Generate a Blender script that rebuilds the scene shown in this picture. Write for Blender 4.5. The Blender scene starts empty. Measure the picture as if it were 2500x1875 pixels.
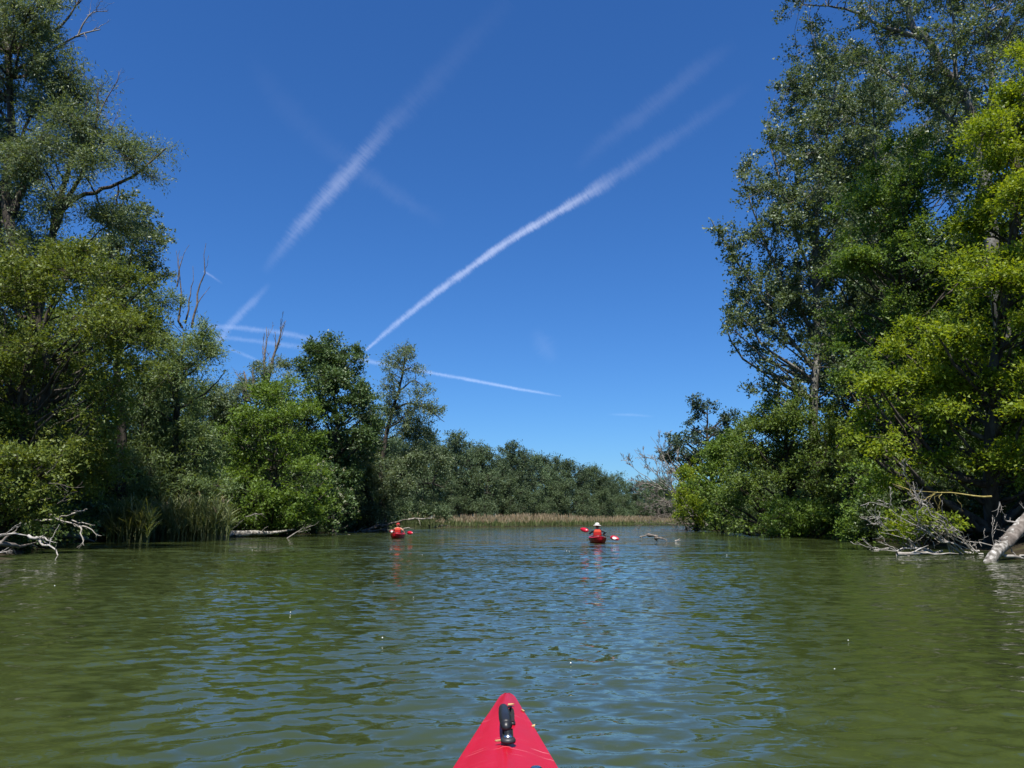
import bpy, math, random
import numpy as np
from mathutils import Vector, Matrix

SC = bpy.context.scene
COL = SC.collection
R = math.radians

# ---------------------------------------------------------------- camera
CAM_H = 0.9
PITCH = R(10.2)
FPX = 1878.0                                    # focal length in photo pixels (2500 wide)
cam_d = bpy.data.cameras.new('camera')
cam_d.sensor_width = 36.0
cam_d.lens = FPX / 2500.0 * 36.0
cam_d.clip_start = 0.05
cam_d.clip_end = 400000.0
cam = bpy.data.objects.new('camera', cam_d)
cam.location = (0, 0, CAM_H)
cam.rotation_euler = (R(90) + PITCH, 0, 0)
COL.objects.link(cam)
SC.camera = cam

# ---------------------------------------------------------------- sky, sun, exposure
SUN_EL = 65.0
SUN_AZ = -174.0                                 # degrees clockwise from +Y (view direction): behind, to the left
world = bpy.data.worlds.new('World')
SC.world = world
world.use_nodes = True
wn, wl = world.node_tree.nodes, world.node_tree.links
wn.clear()
sky = wn.new('ShaderNodeTexSky')
sky.sky_type = 'NISHITA'
sky.sun_disc = False
sky.sun_elevation = R(SUN_EL)
sky.sun_rotation = R(SUN_AZ)
sky.altitude = 0
sky.air_density = 1.0
sky.dust_density = 0.5
sky.ozone_density = 3.0
hs = wn.new('ShaderNodeHueSaturation')
hs.inputs['Saturation'].default_value = 1.16
hs.inputs['Value'].default_value = 1.0
bg = wn.new('ShaderNodeBackground')
bg.inputs['Strength'].default_value = 0.060
wo = wn.new('ShaderNodeOutputWorld')
wl.new(sky.outputs[0], hs.inputs['Color'])
wb = wn.new('ShaderNodeMix'); wb.data_type = 'RGBA'; wb.blend_type = 'MULTIPLY'; wb.inputs[0].default_value = 1.0
wb.inputs[7].default_value = (0.57, 0.95, 1.40, 1)            # the camera's cool daylight white balance
wl.new(hs.outputs[0], wb.inputs[6])
wl.new(wb.outputs[2], bg.inputs['Color'])
wl.new(bg.outputs[0], wo.inputs['Surface'])

sun_d = bpy.data.lights.new('sun', 'SUN')
sun_d.energy = 5.0
sun_d.angle = R(0.53)
sun_d.color = (1.0, 0.955, 0.88)
sun = bpy.data.objects.new('sun', sun_d)
sv = Vector((math.sin(R(SUN_AZ)) * math.cos(R(SUN_EL)), math.cos(R(SUN_AZ)) * math.cos(R(SUN_EL)), math.sin(R(SUN_EL))))
sun.rotation_euler = sv.to_track_quat('Z', 'Y').to_euler()
sun.location = (-20, -20, 60)
COL.objects.link(sun)

vs = SC.view_settings
vs.view_transform = 'Standard'
vs.look = 'None'
vs.exposure = 0.78
vs.gamma = 1.0
vs.use_curve_mapping = False
cy = SC.cycles
cy.max_bounces = 6
cy.diffuse_bounces = 4
cy.glossy_bounces = 3
cy.transmission_bounces = 4
cy.transparent_max_bounces = 10
cy.caustics_reflective = False
cy.caustics_refractive = False

# ---------------------------------------------------------------- layout helpers
CT, ST = math.cos(PITCH), math.sin(PITCH)


def ray(px, py):
    u, v = (px - 1250.0) / FPX, (937.5 - py) / FPX
    return np.array([u, CT - v * ST, ST + v * CT])


def at(px, py, D):
    """place seen at photo pixel (px, py) when it stands D metres up the river"""
    d = ray(px, py)
    return np.array([0, 0, CAM_H]) + d * (D / d[1])


def ground_xy(px, D):
    p = at(px, 1276, D)
    return p[0], p[1]


XLY = [(-300, -14), (0, -13.2), (12, -12.4), (19, -12.6), (25, -15.2), (31, -18.0), (37, -19.8), (47, -17.8), (60, -16.2), (78, -14.6),
       (86, -14.2), (95, -17), (110, -25), (135, -30), (400, -30)]
XRY = [(-300, 13), (0, 12.4), (14, 12.2), (19, 13.0), (26, 15.6), (35, 17.8), (50, 20.2), (70, 21.6), (85, 22.2), (105, 24.5), (120, 42),
       (140, 220), (400, 900)]
YFX = [(-900, 128), (-40, 132), (-24, 138), (-10, 141), (51, 240), (140, 340), (900, 900)]


def interp(v, tab):
    a = np.array(tab)
    return np.interp(v, a[:, 0], a[:, 1])


def shore(x, y):
    return np.minimum(np.minimum(x - interp(y, XLY), interp(y, XRY) - x), interp(x, YFX) - y)


def sstep(a, b, x):
    t = np.clip((x - a) / (b - a), 0, 1)
    return t * t * (3 - 2 * t)


def ground_z(x, y):
    g = shore(x, y) + 0.35 * np.sin(x * 1.7 + y * 0.6) + 0.3 * np.sin(y * 1.3 - x * 0.8)
    z_in = -1.3 * sstep(0, 4, g)
    z_out = 0.24 * sstep(0, 1.4, -g) + 0.7 * sstep(1.5, 14, -g)
    n = 0.07 * np.sin(x * 0.9 + 1.3 * np.sin(y * 0.7)) + 0.05 * np.sin(y * 1.9 + x * 1.1)
    return np.where(g > 0, z_in, z_out + n * sstep(0, 2, -g))


# ---------------------------------------------------------------- object helpers
def tag(o, label=None, cat=None, group=None, kind=None):
    if label: o['label'] = label
    if cat: o['category'] = cat
    if group: o['group'] = group
    if kind: o['kind'] = kind
    return o


def empty(name, loc=(0, 0, 0), rz=0.0):
    o = bpy.data.objects.new(name, None)
    o.empty_display_size = 0.2
    o.location = loc
    o.rotation_euler = (0, 0, rz)
    COL.objects.link(o)
    return o


def mesh_quads(name, V, F, tint=None, smooth=False):
    """a mesh of quads straight from arrays"""
    V = np.asarray(V, dtype=np.float32)
    F = np.asarray(F, dtype=np.int32)
    me = bpy.data.meshes.new(name)
    me.vertices.add(len(V))
    me.vertices.foreach_set('co', V.ravel())
    me.loops.add(F.size)
    me.loops.foreach_set('vertex_index', F.ravel())
    me.polygons.add(len(F))
    me.polygons.foreach_set('loop_start', np.arange(0, F.size, F.shape[1], dtype=np.int32))
    if smooth:
        me.polygons.foreach_set('use_smooth', np.ones(len(F), dtype=bool))
    if tint is not None:
        a = me.attributes.new('tint', 'FLOAT', 'FACE')
        a.data.foreach_set('value', np.asarray(tint, dtype=np.float32))
    me.update(calc_edges=True)
    me.validate()
    return me


def link(name, me, mat=None, parent=None):
    o = bpy.data.objects.new(name, me)
    COL.objects.link(o)
    if mat is not None:
        me.materials.clear()
        me.materials.append(mat)
    if parent is not None:
        o.parent = parent
    return o


def pymesh(name, V, F, mat=None, parent=None, smooth=False):
    me = bpy.data.meshes.new(name)
    me.from_pydata([tuple(map(float, v)) for v in V], [], [tuple(map(int, f)) for f in F])
    if smooth:
        for p in me.polygons: p.use_smooth = True
    me.update()
    return link(name, me, mat, parent)


def norm(a):
    return a / np.maximum(np.linalg.norm(a, axis=-1, keepdims=True), 1e-9)


class Q:
    """collects quads"""
    def __init__(self):
        self.V, self.F, self.T, self.n = [], [], [], 0

    def add(self, V, F, T=None):
        self.V.append(V); self.F.append(F + self.n); self.n += len(V)
        self.T.append(np.zeros(len(F)) if T is None else T)

    def mesh(self, name, smooth=False, tint=True):
        return mesh_quads(name, np.concatenate(self.V), np.concatenate(self.F), np.concatenate(self.T) if tint else None, smooth)


def tubes(q, P, Rd, k=5, T=None):
    """P (N,M,3) polylines, Rd (N,M) radii -> tapered tubes"""
    P = np.asarray(P, float); Rd = np.asarray(Rd, float)
    N, M, _ = P.shape
    tg = np.empty_like(P)
    tg[:, 1:-1] = P[:, 2:] - P[:, :-2]
    tg[:, 0] = P[:, 1] - P[:, 0]
    tg[:, -1] = P[:, -1] - P[:, -2]
    tg = norm(tg)
    avg = norm(P[:, -1] - P[:, 0])
    ref = np.where(np.abs(avg[:, 2:3]) > 0.8, np.array([[1.0, 0, 0]]), np.array([[0, 0, 1.0]]))[:, None, :]
    a = norm(np.cross(tg, np.broadcast_to(ref, tg.shape)))
    b = np.cross(tg, a)
    th = np.arange(k) * 2 * np.pi / k
    ring = P[:, :, None, :] + Rd[:, :, None, None] * (np.cos(th)[None, None, :, None] * a[:, :, None, :] + np.sin(th)[None, None, :, None] * b[:, :, None, :])
    V = ring.reshape(-1, 3)
    n = np.arange(N)[:, None, None] * (M * k)
    m = np.arange(M - 1)[None, :, None] * k
    j = np.arange(k)[None, None, :]
    j2 = (j + 1) % k
    F = np.stack(np.broadcast_arrays(n + m + j, n + m + j2, n + m + k + j2, n + m + k + j), -1).reshape(-1, 4)
    tt = None if T is None else np.repeat(T, (M - 1) * k)
    q.add(V, F, tt)


def smooth_line(pts, m):
    """Catmull-Rom resample of a list of points"""
    pts = np.asarray(pts, float)
    if len(pts) == 2:
        t = np.linspace(0, 1, m)[:, None]
        return pts[0] * (1 - t) + pts[1] * t
    ext = np.vstack([2 * pts[0] - pts[1], pts, 2 * pts[-1] - pts[-2]])
    out = []
    for s in np.linspace(0, len(pts) - 1 - 1e-6, m):
        i = int(s); f = s - i
        p0, p1, p2, p3 = ext[i:i + 4]
        out.append(0.5 * ((2 * p1) + (-p0 + p2) * f + (2 * p0 - 5 * p1 + 4 * p2 - p3) * f * f + (-p0 + 3 * p1 - 3 * p2 + p3) * f ** 3))
    return np.array(out)


# ---------------------------------------------------------------- materials
def new_mat(name):
    m = bpy.data.materials.new(name)
    m.use_nodes = True
    nt = m.node_tree
    nt.nodes.clear()
    return m, nt.nodes, nt.links


def ramp(n, stops):
    r = n.new('ShaderNodeValToRGB')
    e = r.color_ramp.elements
    while len(e) < len(stops): e.new(0.5)
    for el, (p, c) in zip(e, stops):
        el.position = p
        el.color = (c[0], c[1], c[2], 1)
    return r


def leaf_mat(name, dark, mid, light, transl=0.32, rough=0.5, spec=0.28, obj_var=0.0):
    m, n, l = new_mat(name)
    a = n.new('ShaderNodeAttribute'); a.attribute_name = 'tint'
    r = ramp(n, [(0.0, dark), (0.5, mid), (1.0, light)])
    l.new(a.outputs['Fac'], r.inputs[0])
    colour = r.outputs[0]
    if obj_var:
        oi = n.new('ShaderNodeObjectInfo')
        mr = n.new('ShaderNodeMapRange'); mr.inputs[3].default_value = 1 - obj_var; mr.inputs[4].default_value = 1 + obj_var
        l.new(oi.outputs['Random'], mr.inputs[0])
        h = n.new('ShaderNodeHueSaturation'); l.new(colour, h.inputs['Color']); l.new(mr.outputs[0], h.inputs['Value'])
        colour = h.outputs[0]
    p = n.new('ShaderNodeBsdfPrincipled')
    p.inputs['Roughness'].default_value = rough
    p.inputs['Specular IOR Level'].default_value = spec
    l.new(colour, p.inputs['Base Color'])
    t = n.new('ShaderNodeBsdfTranslucent')
    g = n.new('ShaderNodeMix'); g.data_type = 'RGBA'; g.blend_type = 'MULTIPLY'; g.inputs[0].default_value = 1.0
    l.new(colour, g.inputs[6]); g.inputs[7].default_value = (1.35, 1.25, 0.45, 1)
    l.new(g.outputs[2], t.inputs['Color'])
    mx = n.new('ShaderNodeMixShader'); mx.inputs[0].default_value = transl
    l.new(p.outputs[0], mx.inputs[1]); l.new(t.outputs[0], mx.inputs[2])
    o = n.new('ShaderNodeOutputMaterial'); l.new(mx.outputs[0], o.inputs['Surface'])
    return m


def rough_mat(name, c1, c2, scale=6.0, stretch=(1, 1, 1), rough=0.85, bump=0.4, c3=None, spec=0.3, dist=0.02):
    m, n, l = new_mat(name)
    tc = n.new('ShaderNodeTexCoord')
    mp = n.new('ShaderNodeMapping'); mp.inputs['Scale'].default_value = stretch
    l.new(tc.outputs['Object'], mp.inputs[0])
    nz = n.new('ShaderNodeTexNoise'); nz.inputs['Scale'].default_value = scale; nz.inputs['Detail'].default_value = 6
    l.new(mp.outputs[0], nz.inputs['Vector'])
    st = [(0.3, c1), (0.7, c2)] if c3 is None else [(0.28, c1), (0.5, c2), (0.72, c3)]
    r = ramp(n, st); l.new(nz.outputs[0], r.inputs[0])
    p = n.new('ShaderNodeBsdfPrincipled'); p.inputs['Roughness'].default_value = rough; p.inputs['Specular IOR Level'].default_value = spec
    l.new(r.outputs[0], p.inputs['Base Color'])
    if bump:
        b = n.new('ShaderNodeBump'); b.inputs['Strength'].default_value = bump; b.inputs['Distance'].default_value = dist
        l.new(nz.outputs[0], b.inputs['Height']); l.new(b.outputs[0], p.inputs['Normal'])
    o = n.new('ShaderNodeOutputMaterial'); l.new(p.outputs[0], o.inputs['Surface'])
    return m


def plain_mat(name, c, rough=0.5, spec=0.5, metal=0.0, var=0.12, scale=9.0):
    """paint, plastic or cloth with a little uneven tone"""
    m, n, l = new_mat(name)
    tc = n.new('ShaderNodeTexCoord')
    nz = n.new('ShaderNodeTexNoise'); nz.inputs['Scale'].default_value = scale; nz.inputs['Detail'].default_value = 5
    l.new(tc.outputs['Object'], nz.inputs['Vector'])
    r = ramp(n, [(0.3, [x * (1 - var) for x in c]), (0.7, [min(1, x * (1 + var)) for x in c])])
    l.new(nz.outputs[0], r.inputs[0])
    p = n.new('ShaderNodeBsdfPrincipled'); p.inputs['Roughness'].default_value = rough
    p.inputs['Specular IOR Level'].default_value = spec; p.inputs['Metallic'].default_value = metal
    l.new(r.outputs[0], p.inputs['Base Color'])
    o = n.new('ShaderNodeOutputMaterial'); l.new(p.outputs[0], o.inputs['Surface'])
    return m


M = {}
M['willow'] = leaf_mat('willow_leaf', (0.070, 0.105, 0.051), (0.127, 0.177, 0.089), (0.207, 0.252, 0.149), 0.34, 0.48, 0.32)
M['willow_green'] = leaf_mat('willow_green_leaf', (0.076, 0.122, 0.041), (0.144, 0.207, 0.077), (0.217, 0.282, 0.124), 0.36)
M['poplar'] = leaf_mat('poplar_leaf', (0.060, 0.096, 0.040), (0.109, 0.154, 0.066), (0.182, 0.226, 0.121), 0.28, 0.46, 0.34)
M['ash'] = leaf_mat('ash_leaf', (0.060, 0.094, 0.015), (0.119, 0.160, 0.028), (0.196, 0.235, 0.051), 0.36)
M['maple'] = leaf_mat('maple_leaf', (0.092, 0.140, 0.011), (0.183, 0.257, 0.019), (0.289, 0.340, 0.032), 0.46)
M['bush'] = leaf_mat('bush_leaf', (0.058, 0.111, 0.016), (0.116, 0.193, 0.029), (0.178, 0.259, 0.054), 0.40)
M['hawthorn'] = leaf_mat('hawthorn_leaf', (0.062, 0.107, 0.019), (0.116, 0.177, 0.037), (0.176, 0.239, 0.067), 0.38)
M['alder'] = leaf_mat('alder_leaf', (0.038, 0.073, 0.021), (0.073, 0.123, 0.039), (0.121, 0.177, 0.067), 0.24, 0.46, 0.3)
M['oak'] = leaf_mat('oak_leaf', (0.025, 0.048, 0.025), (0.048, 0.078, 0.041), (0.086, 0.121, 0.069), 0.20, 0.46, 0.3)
M['far'] = leaf_mat('far_leaf', (0.044, 0.072, 0.033), (0.081, 0.121, 0.059), (0.130, 0.177, 0.095), 0.22, 0.55, 0.2, 0.42)
M['far_willow'] = leaf_mat('far_willow_leaf', (0.045, 0.072, 0.030), (0.083, 0.120, 0.055), (0.121, 0.159, 0.083), 0.24, 0.55, 0.2, 0.2)
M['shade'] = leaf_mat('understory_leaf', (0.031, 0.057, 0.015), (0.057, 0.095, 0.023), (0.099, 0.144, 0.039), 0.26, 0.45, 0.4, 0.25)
M['reed'] = leaf_mat('reed_leaf', (0.060, 0.090, 0.026), (0.120, 0.155, 0.052), (0.215, 0.225, 0.110), 0.28)
M['plume'] = leaf_mat('reed_plume', (0.18, 0.130, 0.075), (0.28, 0.215, 0.135), (0.38, 0.31, 0.21), 0.25, 0.8, 0.1)
M['blossom'] = leaf_mat('elder_blossom', (0.45, 0.45, 0.35), (0.56, 0.56, 0.45), (0.66, 0.66, 0.57), 0.2, 0.8, 0.1)
M['bark'] = rough_mat('dark_bark', (0.018, 0.014, 0.010), (0.060, 0.050, 0.040), 5, (1, 1, 0.25), 0.95, 0.6, (0.11, 0.098, 0.080))
M['pale_bark'] = rough_mat('pale_bark', (0.055, 0.050, 0.042), (0.15, 0.143, 0.125), 3, (1, 1, 0.5), 0.9, 0.5, (0.29, 0.28, 0.255))
M['dead'] = rough_mat('bleached_wood', (0.09, 0.078, 0.064), (0.21, 0.19, 0.165), 5, (1, 1, 1), 0.85, 0.5, (0.36, 0.335, 0.30))
M['dead_dark'] = rough_mat('dead_wood', (0.055, 0.045, 0.036), (0.13, 0.11, 0.092), 5, (1, 1, 1), 0.9, 0.5, (0.25, 0.22, 0.19))
M['lichen'] = rough_mat('lichen_wood', (0.12, 0.095, 0.035), (0.26, 0.21, 0.06), 8, (1, 1, 1), 0.9, 0.4, (0.38, 0.33, 0.13))
M['bleach'] = rough_mat('peeled_log', (0.040, 0.033, 0.026), (0.19, 0.175, 0.15), 9, (1, 1, 1), 0.9, 1.0, (0.50, 0.475, 0.44))
M['drift'] = rough_mat('driftwood_grey', (0.15, 0.13, 0.11), (0.31, 0.285, 0.25), 6, (1, 1, 1), 0.9, 0.6, (0.46, 0.43, 0.39))
M['soil'] = rough_mat('bank_soil', (0.014, 0.011, 0.007), (0.034, 0.027, 0.016), 1.6, (1, 1, 1), 1.0, 0.8, (0.050, 0.048, 0.022), 0.1, 0.1)


def water_material():
    m, n, l = new_mat('river_water')
    geo = n.new('ShaderNodeNewGeometry')

    def slopes(scale, stretch, amp, detail, off):
        mp = n.new('ShaderNodeMapping'); mp.inputs['Scale'].default_value = stretch; mp.inputs['Location'].default_value = off
        mp.inputs['Rotation'].default_value = (0, 0, R(9))
        l.new(geo.outputs['Position'], mp.inputs[0])
        nz = n.new('ShaderNodeTexNoise'); nz.inputs['Scale'].default_value = scale; nz.inputs['Detail'].default_value = detail
        nz.inputs['Roughness'].default_value = 0.55
        l.new(mp.outputs[0], nz.inputs['Vector'])
        s = n.new('ShaderNodeVectorMath'); s.operation = 'SUBTRACT'; s.inputs[1].default_value = (0.5, 0.5, 0.5)
        l.new(nz.outputs['Color'], s.inputs[0])
        k = n.new('ShaderNodeVectorMath'); k.operation = 'MULTIPLY'; k.inputs[1].default_value = amp
        l.new(s.outputs[0], k.inputs[0])
        return k.outputs[0]
    fine = slopes(8.5, (0.6, 1.15, 1), (0.54, 0.92, 0), 4.0, (3, 1, 0))
    mid = slopes(1.3, (0.55, 1.3, 1), (0.60, 1.25, 0), 4.0, (7, 4, 0))
    # calm and ruffled patches
    pn = n.new('ShaderNodeTexNoise'); pn.inputs['Scale'].default_value = 0.09; pn.inputs['Detail'].default_value = 3
    mpp = n.new('ShaderNodeMapping'); mpp.inputs['Scale'].default_value = (1, 1.6, 1)
    l.new(geo.outputs['Position'], mpp.inputs[0]); l.new(mpp.outputs[0], pn.inputs['Vector'])
    pr = n.new('ShaderNodeMapRange'); pr.inputs[1].default_value = 0.35; pr.inputs[2].default_value = 0.62
    pr.inputs[3].default_value = 0.55; pr.inputs[4].default_value = 1.2
    l.new(pn.outputs[0], pr.inputs[0])
    # the modelled waves end about 40 m up the river; the shading waves take over there
    ln = n.new('ShaderNodeVectorMath'); ln.operation = 'LENGTH'; l.new(geo.outputs['Position'], ln.inputs[0])
    far = n.new('ShaderNodeMapRange'); far.inputs[1].default_value = 8; far.inputs[2].default_value = 34
    far.inputs[3].default_value = 0.10; far.inputs[4].default_value = 1.0
    l.new(ln.outputs['Value'], far.inputs[0])
    ms = n.new('ShaderNodeVectorMath'); ms.operation = 'SCALE'; l.new(mid, ms.inputs[0]); l.new(far.outputs[0], ms.inputs['Scale'])
    ad = n.new('ShaderNodeVectorMath'); ad.operation = 'ADD'; l.new(ms.outputs[0], ad.inputs[0]); l.new(fine, ad.inputs[1])
    sc = n.new('ShaderNodeVectorMath'); sc.operation = 'SCALE'; l.new(ad.outputs[0], sc.inputs[0]); l.new(pr.outputs[0], sc.inputs['Scale'])
    an = n.new('ShaderNodeVectorMath'); an.operation = 'ADD'; l.new(geo.outputs['Normal'], an.inputs[0]); l.new(sc.outputs[0], an.inputs[1])
    nn = n.new('ShaderNodeVectorMath'); nn.operation = 'NORMALIZE'; l.new(an.outputs[0], nn.inputs[0])
    p = n.new('ShaderNodeBsdfPrincipled')
    cn = n.new('ShaderNodeTexNoise'); cn.inputs['Scale'].default_value = 0.25; cn.inputs['Detail'].default_value = 3
    l.new(geo.outputs['Position'], cn.inputs['Vector'])
    cr = ramp(n, [(0.3, (0.029, 0.040, 0.011)), (0.7, (0.037, 0.050, 0.0145))]); l.new(cn.outputs[0], cr.inputs[0])
    l.new(cr.outputs[0], p.inputs['Base Color'])
    p.inputs['Roughness'].default_value = 0.05
    p.inputs['IOR'].default_value = 1.45
    l.new(nn.outputs[0], p.inputs['Normal'])
    o = n.new('ShaderNodeOutputMaterial'); l.new(p.outputs[0], o.inputs['Surface'])
    return m


M['water'] = water_material()

# ---------------------------------------------------------------- the ground and the river
def axis(dense0, dense1, step, lo, hi, grow=1.18):
    mid = list(np.arange(dense0, dense1 + step * 0.5, step))
    a, s = [], step
    x = dense0
    while x > lo:
        s *= grow; x -= s; a.append(x)
    b, s = [], step
    x = dense1
    while x < hi:
        s *= grow; x += s; b.append(x)
    return np.array(a[::-1] + mid + b)


gx = axis(-34, 40, 1.2, -3000, 3000)
gy = axis(12, 145, 1.3, -600, 4000, 1.08)
GX, GY = np.meshgrid(gx, gy)
GZ = ground_z(GX, GY)
nx, ny = len(gx), len(gy)
ii, jj = np.meshgrid(np.arange(nx - 1), np.arange(ny - 1))
b0 = (jj * nx + ii).ravel()
ground = link('ground', mesh_quads('ground', np.stack([GX, GY, GZ], -1).reshape(-1, 3), np.stack([b0, b0 + 1, b0 + nx + 1, b0 + nx], -1), None, True), M['soil'])
tag(ground, 'dark muddy river bank and forest floor', 'ground', kind='structure')

rng = np.random.default_rng(11)


def wave_z(x, y):
    z = np.zeros_like(x)
    r = np.random.default_rng(5)
    for i in range(46):
        lam = 0.10 * (6.5 ** r.random())
        th = R(90 + 12) + r.normal() * 0.62
        k = 2 * math.pi / lam
        amp = 0.0041 * lam ** 0.95 * (1.0 if lam < 0.30 else 0.5) * (0.7 + 0.6 * r.random())
        ph = k * (math.cos(th) * x + math.sin(th) * y) + r.random() * 6.28
        ph = ph + 0.9 * np.sin(0.55 * x * r.random() + 0.8 * y * r.random() + r.random() * 6)
        s = np.sin(ph)
        z += amp * (s + 0.22 * np.cos(2 * ph))
    g = 0.75 + 0.35 * np.sin(0.35 * x + 0.9 * np.sin(0.23 * y)) * np.sin(0.42 * y + 1.1)
    return z * g


ang = np.concatenate([np.arange(-180, -46.5, 8.0), np.arange(-46, 46.01, 0.32), np.arange(52, 180.01, 8.0)])
rad = np.concatenate([[0.02, 0.15, 0.4, 0.7], np.exp(np.arange(math.log(0.95), math.log(40), 0.0088)), [55, 70, 95, 140, 220, 400, 900, 3000]])
A, RR = np.meshgrid(np.radians(ang), rad)
WX, WY = RR * np.sin(A), RR * np.cos(A)
fade = (1 - sstep(20, 37, RR)) * (1 - sstep(41, 45.5, np.abs(np.degrees(A)))) * sstep(0.6, 1.2, RR)
WZ = wave_z(WX, WY) * fade
na, nr = len(ang), len(rad)
ii, jj = np.meshgrid(np.arange(na - 1), np.arange(nr - 1))
b0 = (jj * na + ii).ravel()
water = link('water', mesh_quads('water', np.stack([WX, WY, WZ], -1).reshape(-1, 3), np.stack([b0, b0 + na, b0 + na + 1, b0 + 1], -1), None, True), M['water'])
tag(water, 'rippled olive green river water reflecting blue sky', 'water', kind='structure')


# ---------------------------------------------------------------- trees
LAI_K = 1.36
LEAF_K = 0.86


class Spec:
    def __init__(s, mat, leaf=0.11, width=0.55, spray=0.6, twigs=5, per=9, droop=0.25, up=0.8, flat=0.75, spread=0.75, lift=0.3, lai=4.0, bark='bark',
                 lobe=1.5, hang=0.0):
        s.__dict__.update(locals())


def leaves(q, rng, P, Dr, S, sp):
    """sprays at P (n,3), pointing along Dr, of size S (n)"""
    n, T, L = len(P), sp.twigs, sp.per
    td = norm(Dr[:, None, :] + rng.normal(size=(n, T, 3)) * sp.spread * np.array([1, 1, 0.6]))
    tl = S[:, None] * rng.uniform(0.55, 1.15, (n, T))
    t = (np.arange(L)[None, None, :] + rng.random((n, T, L))) / L
    pos = P[:, None, None, :] + td[:, :, None, :] * (tl[:, :, None] * t)[..., None]
    pos[..., 2] -= sp.droop * tl[:, :, None] * t ** 2
    pos += rng.normal(size=pos.shape) * sp.leaf * 0.35
    ld = norm(td[:, :, None, :] * 0.6 + rng.normal(size=pos.shape) * 0.7 + np.array([0, 0, -sp.hang]))
    nm = rng.normal(size=pos.shape) * 0.75 + np.array([0, 0, sp.up]) + td[:, :, None, :] * 0.35
    nm = norm(nm - ld * np.sum(nm * ld, -1, keepdims=True))
    sd = np.cross(ld, nm)
    ln = sp.leaf * LEAF_K * rng.uniform(0.45, 1.45, pos.shape[:3])[..., None]
    w = ln * sp.width * 0.5
    sk = rng.uniform(0.1, 0.45, pos.shape[:3])[..., None]
    v0 = pos + sd * w + ld * ln * sk
    v1 = pos - sd * w + ld * ln * (0.5 - sk)
    v2 = pos + ld * ln + nm * ln * 0.05
    V = np.stack([v0, v1, v2], -2).reshape(-1, 3)
    F = np.arange(len(V)).reshape(-1, 3)
    tint = np.clip(0.55 * rng.random(pos.shape[:3]) + 0.45 * rng.random((n, 1, 1)), 0, 1).ravel()
    q.add(V, F, tint)
    return td, tl


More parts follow.
